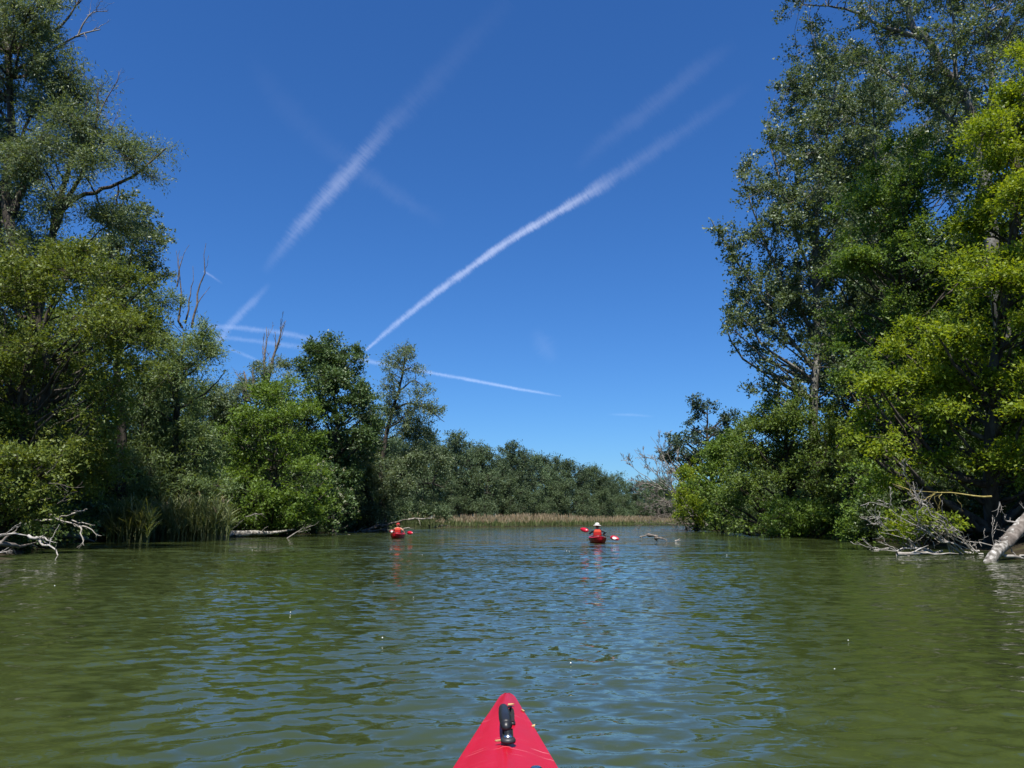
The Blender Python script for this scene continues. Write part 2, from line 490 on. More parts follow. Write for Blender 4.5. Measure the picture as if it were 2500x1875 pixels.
def build_tree(root, rng, lobes, sp, area, trunks, bark=None, leaf_name='crown', flowers=None):
    """lobes (n,4); trunks: list of (points, radius at base, radius at top); coordinates in the root's frame"""
    q = Q(); w = Q(); wt = Q()
    n_leaf = LAI_K * sp.lai * area / (0.5 * sp.leaf * sp.leaf * sp.width * LEAF_K ** 2)
    n_sp = max(len(lobes) * 3, int(n_leaf / (sp.twigs * sp.per)))
    wgt = lobes[:, 3] ** 2
    idx = rng.choice(len(lobes), n_sp, p=wgt / wgt.sum())
    d = rng.normal(size=(n_sp, 3)); d[:, 2] += 0.35
    d = norm(d)
    rr = lobes[idx, 3] * rng.random(n_sp) ** 0.42 * (1 + 0.45 * rng.random(n_sp) ** 4)
    stretch = rng.uniform(0.55, 1.35, (len(lobes), 3))            # leaf masses are never round
    off = d * rr[:, None] * stretch[idx]; off[:, 2] *= sp.flat
    S = sp.spray * rng.uniform(0.6, 1.35, n_sp)
    dr = norm(d + np.array([0, 0, sp.lift]) + rng.normal(size=d.shape) * 0.25)
    P = lobes[idx, :3] + off - dr * S[:, None] * 0.45
    P[:, 2] = np.maximum(P[:, 2], 0.12)
    td, tl = leaves(q, rng, P, dr, S, sp)
    if sp.droop >= 0:
        q.V = [np.column_stack([v[:, :2], np.maximum(v[:, 2], 0.02)]) for v in q.V]
    # trunks
    lines = []
    for pts, r0, r1 in trunks:
        m = max(6, 4 * len(pts))
        ln = smooth_line(pts, m)
        ln[1:-1] += rng.normal(size=(m - 2, 3)) * r0 * 0.22
        t = np.linspace(0, 1, m)
        rd = r0 * (1 - t) ** 0.9 + r1 * t
        rd[0] *= 1.35
        tubes(w, ln[None], rd[None], 9)
        lines.append((ln, rd))
    allp = np.concatenate([a for a, b in lines]); allr = np.concatenate([b for a, b in lines])
    # limbs from a trunk to every lobe
    LP, LR = [], []
    for c in lobes:
        h = np.hypot(allp[:, 0] - c[0], allp[:, 1] - c[1])
        cost = np.abs(allp[:, 2] - (c[2] - 0.75 * h)) + 0.9 * h
        k = int(np.argmin(cost))
        a, b = allp[k], c[:3]
        ctrl = (a + b) / 2 + np.array([0, 0, -0.12 * np.linalg.norm(b - a)]) + rng.normal(size=3) * 0.08 * np.linalg.norm(b - a)
        t = np.linspace(0, 1, 7)[:, None]
        pl = (1 - t) ** 2 * a + 2 * t * (1 - t) * ctrl + t * t * b
        pl[1:-1] += rng.normal(size=(5, 3)) * 0.03 * np.linalg.norm(b - a) * 0.6
        r0 = min(allr[k] * 0.55, 0.02 + 0.022 * np.linalg.norm(b - a))
        LP.append(pl); LR.append(np.linspace(r0, max(0.25 * r0, 0.010), 7))
    tubes(w, np.array(LP), np.array(LR), 5)
    # branchlets to the sprays
    a = lobes[idx, :3]; b = P
    mid = (a + b) / 2 + rng.normal(size=a.shape) * 0.1 * np.linalg.norm(b - a, axis=1)[:, None]
    e = P + dr * S[:, None] * 0.7
    r0 = 0.006 + 0.006 * lobes[idx, 3]
    tubes(wt, np.stack([a, mid, b, e], 1), np.stack([r0, r0 * 0.75, r0 * 0.5, r0 * 0.15], 1), 3)
    bm = M[bark or sp.bark]
    tr = link('trunk', w.mesh('trunk', True, False), bm, root)
    br = tag(link('branches', wt.mesh('branches', False, False), bm, root), kind='stuff')
    cr = link(leaf_name, q.mesh(leaf_name), M[sp.mat], root)
    if flowers:
        fq = Q()
        k = rng.choice(n_sp, flowers, replace=False)
        fp = P[k] + dr[k] * S[k][:, None] * 0.9
        fs = Spec('blossom', leaf=0.09, width=0.9, spray=0.17, twigs=6, per=5, droop=0.0, up=2.2, spread=1.4)
        leaves(fq, rng, fp, np.tile([0, 0, 0.4], (flowers, 1)), np.full(flowers, 0.17), fs)
        link('blossom', fq.mesh('blossom'), M['blossom'], root)
    return root


def in_poly(x, y, poly):
    poly = np.asarray(poly, float)
    x0, y0 = poly[:, 0], poly[:, 1]
    x1, y1 = np.roll(x0, -1), np.roll(y0, -1)
    c = ((y0 > y) != (y1 > y)) & (x < (x1 - x0) * (y - y0) / (y1 - y0 + 1e-12) + x0)
    return bool(c.sum() % 2)


def edge_dist(x, y, poly):
    poly = np.asarray(poly, float)
    a, b = poly, np.roll(poly, -1, 0)
    ab = b - a
    t = np.clip(((np.array([x, y]) - a) * ab).sum(1) / ((ab ** 2).sum(1) + 1e-9), 0, 1)
    return np.min(np.linalg.norm(a + ab * t[:, None] - np.array([x, y]), axis=1))


def poly_area(poly):
    p = np.asarray(poly, float); q = np.roll(p, -1, 0)
    return abs((p[:, 0] * q[:, 1] - q[:, 0] * p[:, 1]).sum()) / 2


def crown_lobes(rng, poly, D, r_m, thick):
    """fill a crown outline at distance D with overlapping leaf masses, round in depth"""
    poly = np.asarray(poly, float)
    px = FPX / D
    lo, hi = poly.min(0), poly.max(0)
    A = poly_area(poly) / px ** 2
    n = int(3.0 * A / (r_m ** 2 * 1.6)) + 4
    maxed = 1e-6
    out = []
    tries = 0
    while len(out) < n and tries < 60 * n:
        tries += 1
        x, y = rng.uniform(lo, hi)
        if not in_poly(x, y, poly): continue
        e = edge_dist(x, y, poly) / px
        r = r_m * rng.uniform(0.45, 1.2)
        if e < r * 0.55:
            r = max(e / 0.55, 0.32 * r_m)
        if e < 0.10 * r_m: continue
        dep = thick * min(1.0, (e / (1.6 * r_m)) ** 0.5)
        p = at(x, y, D + rng.uniform(-1, 1) * dep)
        out.append((p[0], p[1], max(p[2], r * 0.5), r))
    return np.array(out), A


N_TREE = [0]


def tree(name, label, cat, poly, D, base_px, sp, thick, base_D=None, trunk_r=0.25, top=None, stems=(), group=None, bark=None, flowers=None, n_area=None):
    N_TREE[0] += 1
    rng = np.random.default_rng(100 + N_TREE[0])
    bd = base_D or D
    bx, by = ground_xy(base_px, bd)
    bz = float(ground_z(np.array(bx), np.array(by))) - 0.15
    lobes, A = crown_lobes(rng, poly, D, sp.lobe, thick)
    root = empty(name, (bx, by, bz))
    o = np.array([bx, by, bz])
    lobes[:, :3] -= o
    trunks = []
    if top is not None:
        pts = [np.zeros(3)] + [at(*t) - o if len(t) == 3 else at(t[0], t[1], D) - o for t in top]
        trunks.append((pts, trunk_r, trunk_r * 0.12))
    else:
        c = lobes[:, :3].mean(0); zt = lobes[:, 2].max()
        hi = lobes[lobes[:, 2] > np.quantile(lobes[:, 2], 0.85), :3].mean(0)
        trunks.append(([np.zeros(3), c * np.array([0.5, 0.5, 0]) + [0, 0, zt * 0.33], c * np.array([0.9, 0.9, 0]) + [0, 0, zt * 0.6], hi], trunk_r, trunk_r * 0.12))
    for pts, r0 in stems:
        trunks.append(([at(p[0], p[1], p[2] if len(p) == 3 else D) - o for p in pts], r0, r0 * 0.2))
    build_tree(root, rng, lobes, sp, (n_area or A) * 1.0, trunks, bark, flowers=flowers)
    tag(root, label, cat, group)
    return root


WILLOW = dict(width=0.26, droop=0.35, up=0.85, hang=0.35, lift=0.25, spread=0.6)
S_willow_near = Spec('willow', leaf=0.19, spray=0.9, twigs=6, per=10, lobe=1.2, lai=5.0, flat=0.8, **WILLOW)
S_poplar_dark = Spec('poplar', leaf=0.17, width=0.75, spray=0.75, twigs=5, per=8, lobe=1.2, lai=4.2, flat=0.9, up=0.3, lift=0.5)
S_ash = Spec('ash', leaf=0.145, width=0.5, spray=0.75, twigs=6, per=9, lobe=1.3, lai=4.2, flat=0.6, up=0.9)
S_willow_mid = Spec('willow_green', leaf=0.24, spray=1.0, twigs=6, per=10, lobe=1.25, lai=4.5, flat=0.9, **WILLOW)
S_bush = Spec('bush', leaf=0.20, width=0.6, spray=0.8, twigs=6, per=8, lobe=1.2, lai=4.5, flat=0.75, up=0.8)
S_alder = Spec('alder', leaf=0.26, width=0.7, spray=0.9, twigs=6, per=8, lobe=1.6, lai=7.0, flat=0.85, up=0.5, lift=0.4)
S_wispy = Spec('willow', leaf=0.26, width=0.4, spray=0.9, twigs=5, per=7, lobe=0.95, lai=2.2, flat=0.9, droop=0.3, up=0.4, lift=0.4, hang=0.2)
S_lean = Spec('willow', leaf=0.26, width=0.36, spray=1.1, twigs=6, per=8, lobe=1.4, lai=5.0, flat=0.8, droop=0.45, up=0.5, lift=0.1, hang=0.5)
S_poplar = Spec('poplar', leaf=0.22, width=0.8, spray=1.0, twigs=5, per=9, lobe=1.3, lai=4.6, flat=1.1, droop=0.1, up=0.2, lift=0.75, spread=0.55, bark='pale_bark')
S_poplar_near = Spec('poplar', leaf=0.145, width=0.85, spray=0.85, twigs=5, per=9, lobe=1.15, lai=3.0, flat=1.0, droop=0.15, up=0.2, lift=0.6, spread=0.6, bark='pale_bark')
S_maple = Spec('maple', leaf=0.15, width=0.6, spray=0.8, twigs=7, per=9, lobe=1.15, lai=6.2, flat=0.5, droop=0.35, up=1.1, lift=0.05, spread=0.8)
S_midgreen = Spec('bush', leaf=0.16, width=0.7, spray=0.8, twigs=6, per=8, lobe=1.3, lai=4.0, flat=0.7, up=0.6)
S_haw = Spec('hawthorn', leaf=0.22, width=0.6, spray=1.0, twigs=6, per=9, lobe=1.5, lai=4.5, flat=0.8, up=0.7, lift=0.4)
S_oak = Spec('oak', leaf=0.32, width=0.75, spray=0.9, twigs=5, per=7, lobe=1.2, lai=4.2, flat=0.8, up=0.4)
S_yell = Spec('maple', leaf=0.28, width=0.6, spray=1.0, twigs=6, per=8, lobe=1.3, lai=4.5, flat=0.8, up=0.8)

# left bank, from the near edge up the river
t1 = tree('willow_tree', 'tall grey-green willow with bare dead top branches and dark leaning stems, far left edge', 'tree',
          [(-140, -260), (60, -260), (150, -40), (150, 90), (215, 165), (285, 180), (262, 260), (250, 320), (330, 325), (428, 345), (422, 430), (360, 470),
           (310, 480), (330, 560), (300, 640), (200, 680), (90, 690), (-140, 690)], 31, 40, S_willow_near, 2.2, base_D=33, trunk_r=0.34,
          top=[(60, 1000), (90, 760), (20, 520), (30, 300), (10, 60), (0, -160)],
          stems=[([(88, 780), (130, 560), (165, 420), (200, 330), (212, 250)], 0.15), ([(100, 700), (140, 540), (190, 440), (228, 350), (240, 215)], 0.13),
                 ([(96, 740), (150, 520), (240, 468), (330, 425), (405, 362)], 0.13), ([(30, 520), (60, 440), (50, 360), (95, 250)], 0.17)])
tree('poplar_tree', 'dark rounded poplar crown standing behind the yellowish ash, left bank', 'tree',
     [(215, 600), (235, 510), (290, 480), (345, 490), (385, 505), (424, 540), (430, 600), (405, 650), (432, 705), (425, 780), (330, 840), (220, 820)],
     42, 300, S_poplar_dark, 2.6, trunk_r=0.32)
tree('ash_tree', 'large olive-yellow leafed tree filling the left bank below the tall willow', 'tree',
     [(-150, 600), (0, 580), (90, 610), (165, 560), (240, 595), (330, 640), (392, 665), (378, 720), (410, 770), (400, 860), (345, 910), (330, 1000),
      (315, 1100), (270, 1200), (150, 1260), (-150, 1270)], 27.5, 55, S_ash, 2.6, base_D=30, trunk_r=0.3,
     stems=[([(60, 1180), (50, 1000), (70, 880), (120, 760), (180, 640)], 0.14), ([(45, 1100), (20, 900), (10, 760)], 0.12)])
tree('bush', 'yellow-green bush over the bleached branches, lower left corner', 'bush',
     [(-120, 1070), (40, 1050), (120, 1085), (165, 1150), (172, 1220), (125, 1275), (-120, 1290)], 23, 0, Spec('ash', leaf=0.13, width=0.6, spray=0.6, twigs=6, per=9, lobe=0.7, lai=4.5, flat=0.6, up=0.9), 1.0, base_D=24, trunk_r=0.09)
tree('willow_tree', 'grey-green willow behind the reeds with dead stems rising from its top', 'tree',
     [(345, 760), (395, 690), (470, 735), (512, 770), (516, 830), (558, 848), (570, 900), (540, 935), (480, 950), (505, 1040), (540, 1100), (560, 1200), (490, 1270), (330, 1270),
      (290, 1120), (325, 950), (320, 850)], 42, 440, S_willow_mid, 2.4, base_D=43, trunk_r=0.3)
tree('willow_tree', 'distant grey willow around two bare snags, between willow and dark alder', 'tree',
     [(470, 970), (530, 925), (590, 930), (635, 875), (690, 865), (725, 940), (730, 1100), (490, 1120)], 66, 600, S_lean, 2.2, trunk_r=0.28)
tree('bush', 'bright green broad bush between the reeds and the flowering elder', 'bush',
     [(540, 1010), (600, 960), (655, 925), (715, 920), (770, 985), (795, 1060), (785, 1130), (805, 1180), (795, 1270), (700, 1295), (600, 1290), (535, 1250), (515, 1110)],
     51, 660, S_bush, 2.6, base_D=52, trunk_r=0.2)
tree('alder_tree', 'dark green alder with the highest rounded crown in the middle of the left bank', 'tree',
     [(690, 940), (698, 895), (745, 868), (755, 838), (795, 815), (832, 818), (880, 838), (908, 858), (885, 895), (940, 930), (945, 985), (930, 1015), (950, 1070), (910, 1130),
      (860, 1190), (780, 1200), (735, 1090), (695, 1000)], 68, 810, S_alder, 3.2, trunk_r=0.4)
tree('willow_tree', 'slim airy willow with see-through crown right of the dark alder', 'tree',
     [(925, 960), (928, 880), (950, 842), (985, 822), (1018, 858), (1030, 920), (1062, 950), (1086, 1010), (1075, 1035), (1030, 1035), (990, 1020), (950, 1010)],
     75, 945, S_wispy, 1.6, trunk_r=0.28, top=[(930, 1180), (945, 1060), (965, 980), (985, 900), (990, 840)],
     stems=[([(960, 1000), (1000, 985), (1045, 1000), (1085, 1030)], 0.12), ([(970, 960), (1010, 930), (1040, 950)], 0.09)])
tree('willow_tree', 'old willow with thick dark trunk leaning over the water beside the left kayaker', 'tree',
     [(845, 1070), (885, 1000), (945, 975), (1005, 1000), (1055, 1050), (1090, 1110), (1110, 1190), (1070, 1235), (1010, 1232), (960, 1262), (870, 1275), (830, 1160)],
     76, 890, S_lean, 2.2, base_D=79, trunk_r=0.5, top=[(915, 1255, 78), (950, 1205, 77), (985, 1150, 76), (1010, 1090, 76)],
     stems=[([(915, 1255, 78), (895, 1170, 77), (925, 1110, 76), (950, 1050, 76)], 0.3), ([(950, 1205, 77), (1040, 1180, 76), (1085, 1190, 75)], 0.16)])
tree('elder_bush', 'elder bush dotted with flat white blossom clusters, left bank', 'bush',
     [(755, 1165), (795, 1125), (840, 1150), (862, 1200), (858, 1270), (800, 1298), (760, 1270)], 60, 810, Spec('alder', leaf=0.24, width=0.7, spray=0.8, twigs=6, per=8, lobe=1.0, lai=4.5, flat=0.8, up=0.7), 1.6, trunk_r=0.12, flowers=46)
tree('bush', 'dark shaded bush at the foot of the leaning willow', 'bush',
     [(850, 1200), (900, 1180), (960, 1220), (960, 1275), (900, 1298), (845, 1295)], 82, 900, Spec('alder', leaf=0.3, width=0.6, spray=0.9, twigs=5, per=8, lobe=1.2, lai=4.5), 2.0, trunk_r=0.12)
for lab, pl, D in (('rounded pale willow bush beside the reeds, behind the left kayaker', [(995, 1235), (1025, 1196), (1060, 1200), (1092, 1232), (1110, 1275), (1000, 1280)], 122),
                   ('low willow bush partly hidden by the leaning trunk', [(925, 1240), (960, 1215), (1000, 1225), (1005, 1278), (930, 1278)], 118)):
    tree('willow_bush', lab, 'bush', pl, D, (pl[0][0] + pl[-2][0]) / 2, Spec('far_willow', leaf=0.34, width=0.5, spray=1.1, twigs=5, per=8, lobe=1.5, lai=5.0, flat=0.8), 2.5, trunk_r=0.14)

# right bank
tree('poplar_tree', 'tall pale-barked poplar with upswept branches against the sky, right bank', 'tree',
     [(1905, 180), (1945, 165), (2020, 130), (2150, 120), (2210, 400), (2200, 950), (1850, 985), (1790, 950), (1738, 935), (1795, 885), (1770, 820), (1748, 750), (1800, 705), (1760, 640),
      (1716, 520), (1765, 540), (1815, 565), (1830, 500), (1790, 410), (1788, 335), (1832, 375), (1855, 330), (1818, 235), (1872, 300)], 53, 1985, S_poplar, 3.2, base_D=55, trunk_r=0.36,
     top=[(1985, 1000), (1992, 800), (1992, 560), (2010, 380), (2040, 200)],
     stems=[([(1990, 820), (1920, 700), (1870, 600), (1810, 430)], 0.15), ([(1990, 700), (1940, 560), (1900, 430), (1870, 300)], 0.14), ([(1985, 900), (1880, 760), (1800, 640), (1735, 535)], 0.14),
            ([(2120, 1000), (2130, 700), (2140, 450), (2130, 220)], 0.24)])
tree('poplar_tree', 'towering grey-trunked poplar leaning left out of the top of the picture', 'tree',
     [(1885, 45), (1880, -10), (1900, -120), (2100, -260), (2560, -260), (2620, 300), (2460, 320), (2330, 300), (2200, 270), (2120, 230), (2050, 180), (1990, 150), (1925, 140), (1915, 85)],
     36, 2450, S_poplar_near, 2.6, base_D=38, trunk_r=0.42, top=[(2440, 800), (2400, 420), (2360, 250), (2255, 95), (2190, -10), (2120, -130)],
     stems=[([(2380, 330), (2280, 260), (2180, 190), (2090, 120)], 0.14), ([(2400, 420), (2420, 200), (2400, 0)], 0.2), ([(2250, 95), (2150, 60), (2060, 20), (1960, 10)], 0.11), ([(2330, 200), (2330, 60), (2300, -60)], 0.12)])
tree('poplar_tree', 'poplar filling the sky gap behind the upswept pale poplar, right bank', 'tree',
     [(2000, 210), (2060, 150), (2180, 140), (2330, 180), (2420, 300), (2420, 900), (2200, 1000), (2020, 1000), (1960, 800), (1975, 500)], 62, 2180,
     Spec('poplar', leaf=0.27, width=0.8, spray=1.1, twigs=5, per=8, lobe=1.7, lai=3.6, flat=1.1, droop=0.1, up=0.2, lift=0.7, spread=0.6, bark='pale_bark'), 3.0, trunk_r=0.36)
tree('maple_tree', 'bright yellow-green maple with layered sprays along the right edge', 'tree',
     [(2490, 100), (2560, 60), (2680, 150), (2680, 1240), (2450, 1180), (2380, 1150), (2300, 1185), (2240, 1160), (2180, 1195), (2080, 1195), (2055, 1110), (2085, 1000), (2115, 870), (2175, 790),
      (2250, 745), (2330, 655), (2335, 560), (2365, 420), (2345, 300), (2410, 240)], 26, 2420, S_maple, 2.6, base_D=28, trunk_r=0.28,
     top=[(2420, 1100), (2430, 900), (2470, 650), (2480, 400), (2500, 180)])
tree('ash_tree', 'mid-green tree filling the gap between the poplars and the yellow-green maple', 'tree',
     [(2050, 420), (2140, 320), (2300, 320), (2390, 420), (2390, 800), (2220, 900), (2050, 1000), (1990, 820), (2010, 600)], 38, 2250, S_midgreen, 2.6, base_D=40, trunk_r=0.3)
tree('hawthorn_tree', 'broad dome-shaped olive green hawthorn at the right waterside', 'tree',
     [(1780, 1130), (1800, 1045), (1850, 985), (1900, 955), (1950, 942), (1992, 958), (2065, 1010), (2115, 1080), (2130, 1200), (2090, 1295), (1980, 1312), (1860, 1312), (1760, 1305), (1735, 1220)],
     53, 1940, S_haw, 3.0, base_D=55, trunk_r=0.28)
tree('bush', 'low light green bush at the water edge below the hawthorn dome', 'bush',
     [(1825, 1250), (1895, 1208), (1980, 1218), (2050, 1232), (2078, 1290), (2050, 1315), (1845, 1315)], 47.5, 1950, S_bush, 1.4, base_D=49, trunk_r=0.12)
tree('bush', 'green bush between the hawthorn dome and the yellow-green shrub, right bank', 'bush',
     [(1690, 1150), (1720, 1085), (1785, 1055), (1830, 1080), (1835, 1200), (1805, 1300), (1690, 1295), (1660, 1235)], 68, 1760, Spec('bush', leaf=0.26, width=0.6, spray=1.0, twigs=6, per=8, lobe=1.4, lai=4.5), 2.4, base_D=70, trunk_r=0.18)
tree('bush', 'leafy green bush filling the bank between the hawthorn dome and the fallen twigs', 'bush',
     [(2035, 1190), (2090, 1125), (2170, 1140), (2200, 1230), (2160, 1318), (2040, 1320)], 37, 2120, S_midgreen, 1.4, base_D=38, trunk_r=0.12)
tree('bush', 'yellow-green shrub at the far end of the right bank beside the bare tree', 'bush',
     [(1638, 1195), (1650, 1150), (1700, 1118), (1745, 1150), (1745, 1285), (1665, 1282), (1640, 1235)], 80, 1700, S_yell, 2.0, base_D=82, trunk_r=0.16)
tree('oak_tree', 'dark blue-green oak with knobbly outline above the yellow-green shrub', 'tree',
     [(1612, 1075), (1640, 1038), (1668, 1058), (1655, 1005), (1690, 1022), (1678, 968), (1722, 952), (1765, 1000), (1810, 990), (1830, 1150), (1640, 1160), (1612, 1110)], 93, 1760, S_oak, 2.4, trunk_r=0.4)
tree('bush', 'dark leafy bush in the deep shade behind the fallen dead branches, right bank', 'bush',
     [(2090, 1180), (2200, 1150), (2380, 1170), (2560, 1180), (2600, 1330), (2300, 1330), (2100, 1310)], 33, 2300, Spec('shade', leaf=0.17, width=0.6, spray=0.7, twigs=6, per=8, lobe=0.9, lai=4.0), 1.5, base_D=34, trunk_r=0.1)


# ---- trees seen as repeats: second rows behind the banks and the far wood
def proto(name, kind, h, w, sp, seed):
    rng = np.random.default_rng(seed)
    lobes = []
    n = int(14 + 0.42 * h * w / sp.lobe)
    for i in range(n):
        z = h * (0.1 + 0.86 * (i + rng.random()) / n)
        f = z / h
        if kind == 'poplar': prof = (min(1, f / 0.25) ** 0.7) * (1 - f) ** 0.42 * 1.15
        elif kind == 'oval': prof = (min(1, (f + 0.1) / 0.4) ** 0.7) * math.sqrt(max(0.02, 1 - f ** 3.4))
        else: prof = (min(1, (f + 0.05) / 0.35) ** 0.8) * math.sqrt(max(0.02, 1 - f ** 2.6))
        rr = w * 0.5 * prof * math.sqrt(rng.random())
        a = rng.random() * 6.283
        lobes.append((rr * math.cos(a), rr * math.sin(a), z, sp.lobe * rng.uniform(0.65, 1.1)))
    root = empty(name, (0, 0, 0))
    build_tree(root, rng, np.array(lobes), sp, h * w * 0.75, [([(0, 0, -0.2), (0.15, 0.1, h * 0.4), (0, 0.2, h * 0.92)], 0.02 * h, 0.03)], None)
    return root


def place(src, used, x, y, s, rz, label, cat, group, sz=1.0):
    if id(src) in used:
        r = src.copy(); COL.objects.link(r)
        for ch in [c for c in src.children]:
            c = ch.copy(); COL.objects.link(c); c.parent = r
    else:
        used.add(id(src)); r = src
    z = float(ground_z(np.array(x), np.array(y))) - 0.1
    r.location = (x, y, z); r.rotation_euler = (0, 0, rz); r.scale = (s, s, s * sz)
    tag(r, label, cat, group)
    return r


used = set()
S_farpop = Spec('far', leaf=0.40, width=0.6, spray=1.2, twigs=5, per=6, lobe=1.75, lai=3.6, flat=0.9, droop=0.0, up=0.3, lift=0.6, spread=0.7)
S_farwil = Spec('far_willow', leaf=0.40, width=0.5, spray=1.3, twigs=5, per=6, lobe=1.9, lai=3.8, flat=0.8, droop=0.3, up=0.5, lift=0.3)
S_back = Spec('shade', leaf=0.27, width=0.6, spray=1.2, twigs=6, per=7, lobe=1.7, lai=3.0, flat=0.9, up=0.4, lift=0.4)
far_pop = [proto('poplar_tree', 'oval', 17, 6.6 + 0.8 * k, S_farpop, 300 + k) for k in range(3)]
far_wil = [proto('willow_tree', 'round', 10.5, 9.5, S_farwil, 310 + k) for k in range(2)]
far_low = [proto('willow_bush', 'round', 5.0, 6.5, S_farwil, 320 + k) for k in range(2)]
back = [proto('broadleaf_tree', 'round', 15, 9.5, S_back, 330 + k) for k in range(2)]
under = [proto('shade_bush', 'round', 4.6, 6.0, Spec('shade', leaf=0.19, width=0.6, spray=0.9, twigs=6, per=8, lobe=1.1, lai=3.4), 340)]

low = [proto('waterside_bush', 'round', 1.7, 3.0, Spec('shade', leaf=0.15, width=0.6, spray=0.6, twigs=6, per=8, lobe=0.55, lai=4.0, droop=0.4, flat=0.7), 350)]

prng = random.Random(4)
# far wood: three rows that recede to the right behind the reed bed
SKYL = [(-45, 20.2), (-30, 20.2), (-15, 19.6), (-3, 19.0), (8, 17.8), (16, 17.0), (30, 15.8), (45, 15.4), (60, 15.0), (80, 15.0), (120, 15.0)]   # how tall the wood stands, along x
FARLAB = 'tall dark poplar in the far wood behind the reed bed'
x = -44.0
while x < 115:
    yf = float(interp(x, YFX))
    h = float(interp(x, SKYL)) / 17.0
    place(prng.choice(far_pop), used, x, yf + prng.uniform(30, 38), h * prng.uniform(0.76, 1.03), prng.random() * 6.28, FARLAB, 'tree', 'poplars of the far wood', prng.uniform(0.98, 1.06))
    if prng.random() < 0.75:
        place(prng.choice(far_pop), used, x + 2.0, yf + prng.uniform(44, 52), h * prng.uniform(0.90, 1.12), prng.random() * 6.28, FARLAB, 'tree', 'poplars of the far wood')
    x += prng.uniform(2.5, 3.6) * (1 + max(0, x) * 0.008)
x = -42.0
while x < 105:
    yf = float(interp(x, YFX))
    place(prng.choice(far_wil), used, x, yf + prng.uniform(21, 27), prng.uniform(0.6, 1.2), prng.random() * 6.28, 'rounded grey-green willow at the front of the far wood', 'tree', 'willows of the far wood')
    x += prng.uniform(5.0, 8.5)
x = -38.0
while x < 90:
    yf = float(interp(x, YFX))
    place(prng.choice(far_low), used, x, yf + prng.uniform(15, 19), prng.uniform(0.6, 1.1), prng.random() * 6.28, 'low willow bush just behind the far reed bed', 'bush', 'bushes behind the far reeds')
    x += prng.uniform(7, 14)
# second rows behind both banks
for side in (-1, 1):
    sd = 'left' if side < 0 else 'right'
    y = 22.0
    while y < 118:
        xs = float(interp(y, XLY if side < 0 else XRY))
        if abs(xs) < 30:
            hmax = 0.82 if (side < 0 and y > 50) else (1.0 if side < 0 else 1.35)
            if side > 0 and y > 62: hmax = 0.66
            place(prng.choice(back), used, xs + side * prng.uniform(8, 11), y, prng.uniform(0.85, 1.0) * hmax, prng.random() * 6.28,
                  'shaded tree in the second row behind the %s bank' % sd, 'tree', 'second row of the %s bank' % sd)
            place(prng.choice(back), used, xs + side * prng.uniform(15, 22), y + 3, prng.uniform(0.9, 1.05) * hmax, prng.random() * 6.28,
                  'shaded tree in the third row behind the %s bank' % sd, 'tree', 'third row of the %s bank' % sd)
            for k in range(3 if (side < 0 or y > 36) else 1):
                place(under[0], used, xs + side * (prng.uniform(1.6, 3.0) if (k == 0 and y > 36) else prng.uniform(3, 7.5)), y + prng.uniform(-3, 3), prng.uniform(0.55, 0.75) if k == 0 else prng.uniform(0.7, 1.05), prng.random() * 6.28,
                      'shaded undergrowth bush between the trunks of the %s bank' % sd, 'bush', 'undergrowth of the %s bank' % sd)
            for k in range(3 if y > (27 if side < 0 else 36) else 0):
                yy_ = y + prng.uniform(-3, 3); xx_ = float(interp(yy_, XLY if side < 0 else XRY))
                place(low[0], used, xx_ + side * prng.uniform(0.3, 1.3), yy_, prng.uniform(0.7, 1.2), prng.random() * 6.28,
                      'low dark leafy bush overhanging the waterline of the %s bank' % sd, 'bush', 'waterside bushes of the %s bank' % sd)
        y += prng.uniform(4.6, 6.2)


# ---------------------------------------------------------------- dead wood
def dead_branch(rng, a, b, r0, depth, nb, curl=0.12, out=None, spread=0.75, r_min=0.004, sag=0.0, up=0.15):
    """a crooked branch from a to b with side twigs; appends (points, radii)"""
    a, b = np.asarray(a, float), np.asarray(b, float)
    L = np.linalg.norm(b - a)
    m = 9
    t = np.linspace(0, 1, m)[:, None]
    P = a * (1 - t) + b * t
    wob = np.cumsum(rng.normal(size=(m, 3)), 0); wob -= wob[0]
    wob = (wob - wob[-1] * t) * L * curl * 0.28
    P = P + wob
    P[:, 2] += -sag * L * (t[:, 0] ** 2)
    rd = np.maximum(r0 * (1 - 0.88 * t[:, 0]), r_min)
    out.append((P, rd))
    if depth > 0:
        for i in range(nb):
            s = rng.uniform(0.2, 0.98)
            k = min(m - 2, int(s * (m - 1)))
            d = norm(P[k + 1] - P[k])
            nd = norm(d + rng.normal(size=3) * spread + np.array([0, 0, up]))
            l2 = L * rng.uniform(0.22, 0.5) * (1.15 - 0.5 * s)
            dead_branch(rng, P[k], P[k] + nd * l2, rd[k] * 0.6, depth - 1, max(2, nb - 1), curl, out, spread, r_min, sag, up)
    return out


def dead_mesh(name, lines, mat, parent=None, k=6, origin=(0, 0, 0)):
    q = Q()
    P = np.array([l[0] for l in lines]) - np.array(origin)
    Rd = np.array([l[1] for l in lines])
    big = Rd[:, 0] > 0.02
    if big.any(): tubes(q, P[big], Rd[big], 8)
    if (~big).any(): tubes(q, P[~big], Rd[~big], 4)
    return link(name, q.mesh(name, True, False), M[mat], parent)


def dead_thing(name, label, cat, specs, mat, seed, origin=None, group=None):
    """specs: list of (part name, a, b, r0, depth, nb, opts)"""
    rng = np.random.default_rng(seed)
    o = np.asarray(origin if origin is not None else specs[0][1], float)
    root = empty(name, tuple(o))
    for s in specs:
        lines = dead_branch(rng, s[1], s[2], s[3], s[4], s[5], out=[], **(s[6] if len(s) > 6 else {}))
        dead_mesh(s[0], lines, s[7] if len(s) > 7 else mat, root, origin=o)
    tag(root, label, cat, group)
    return root


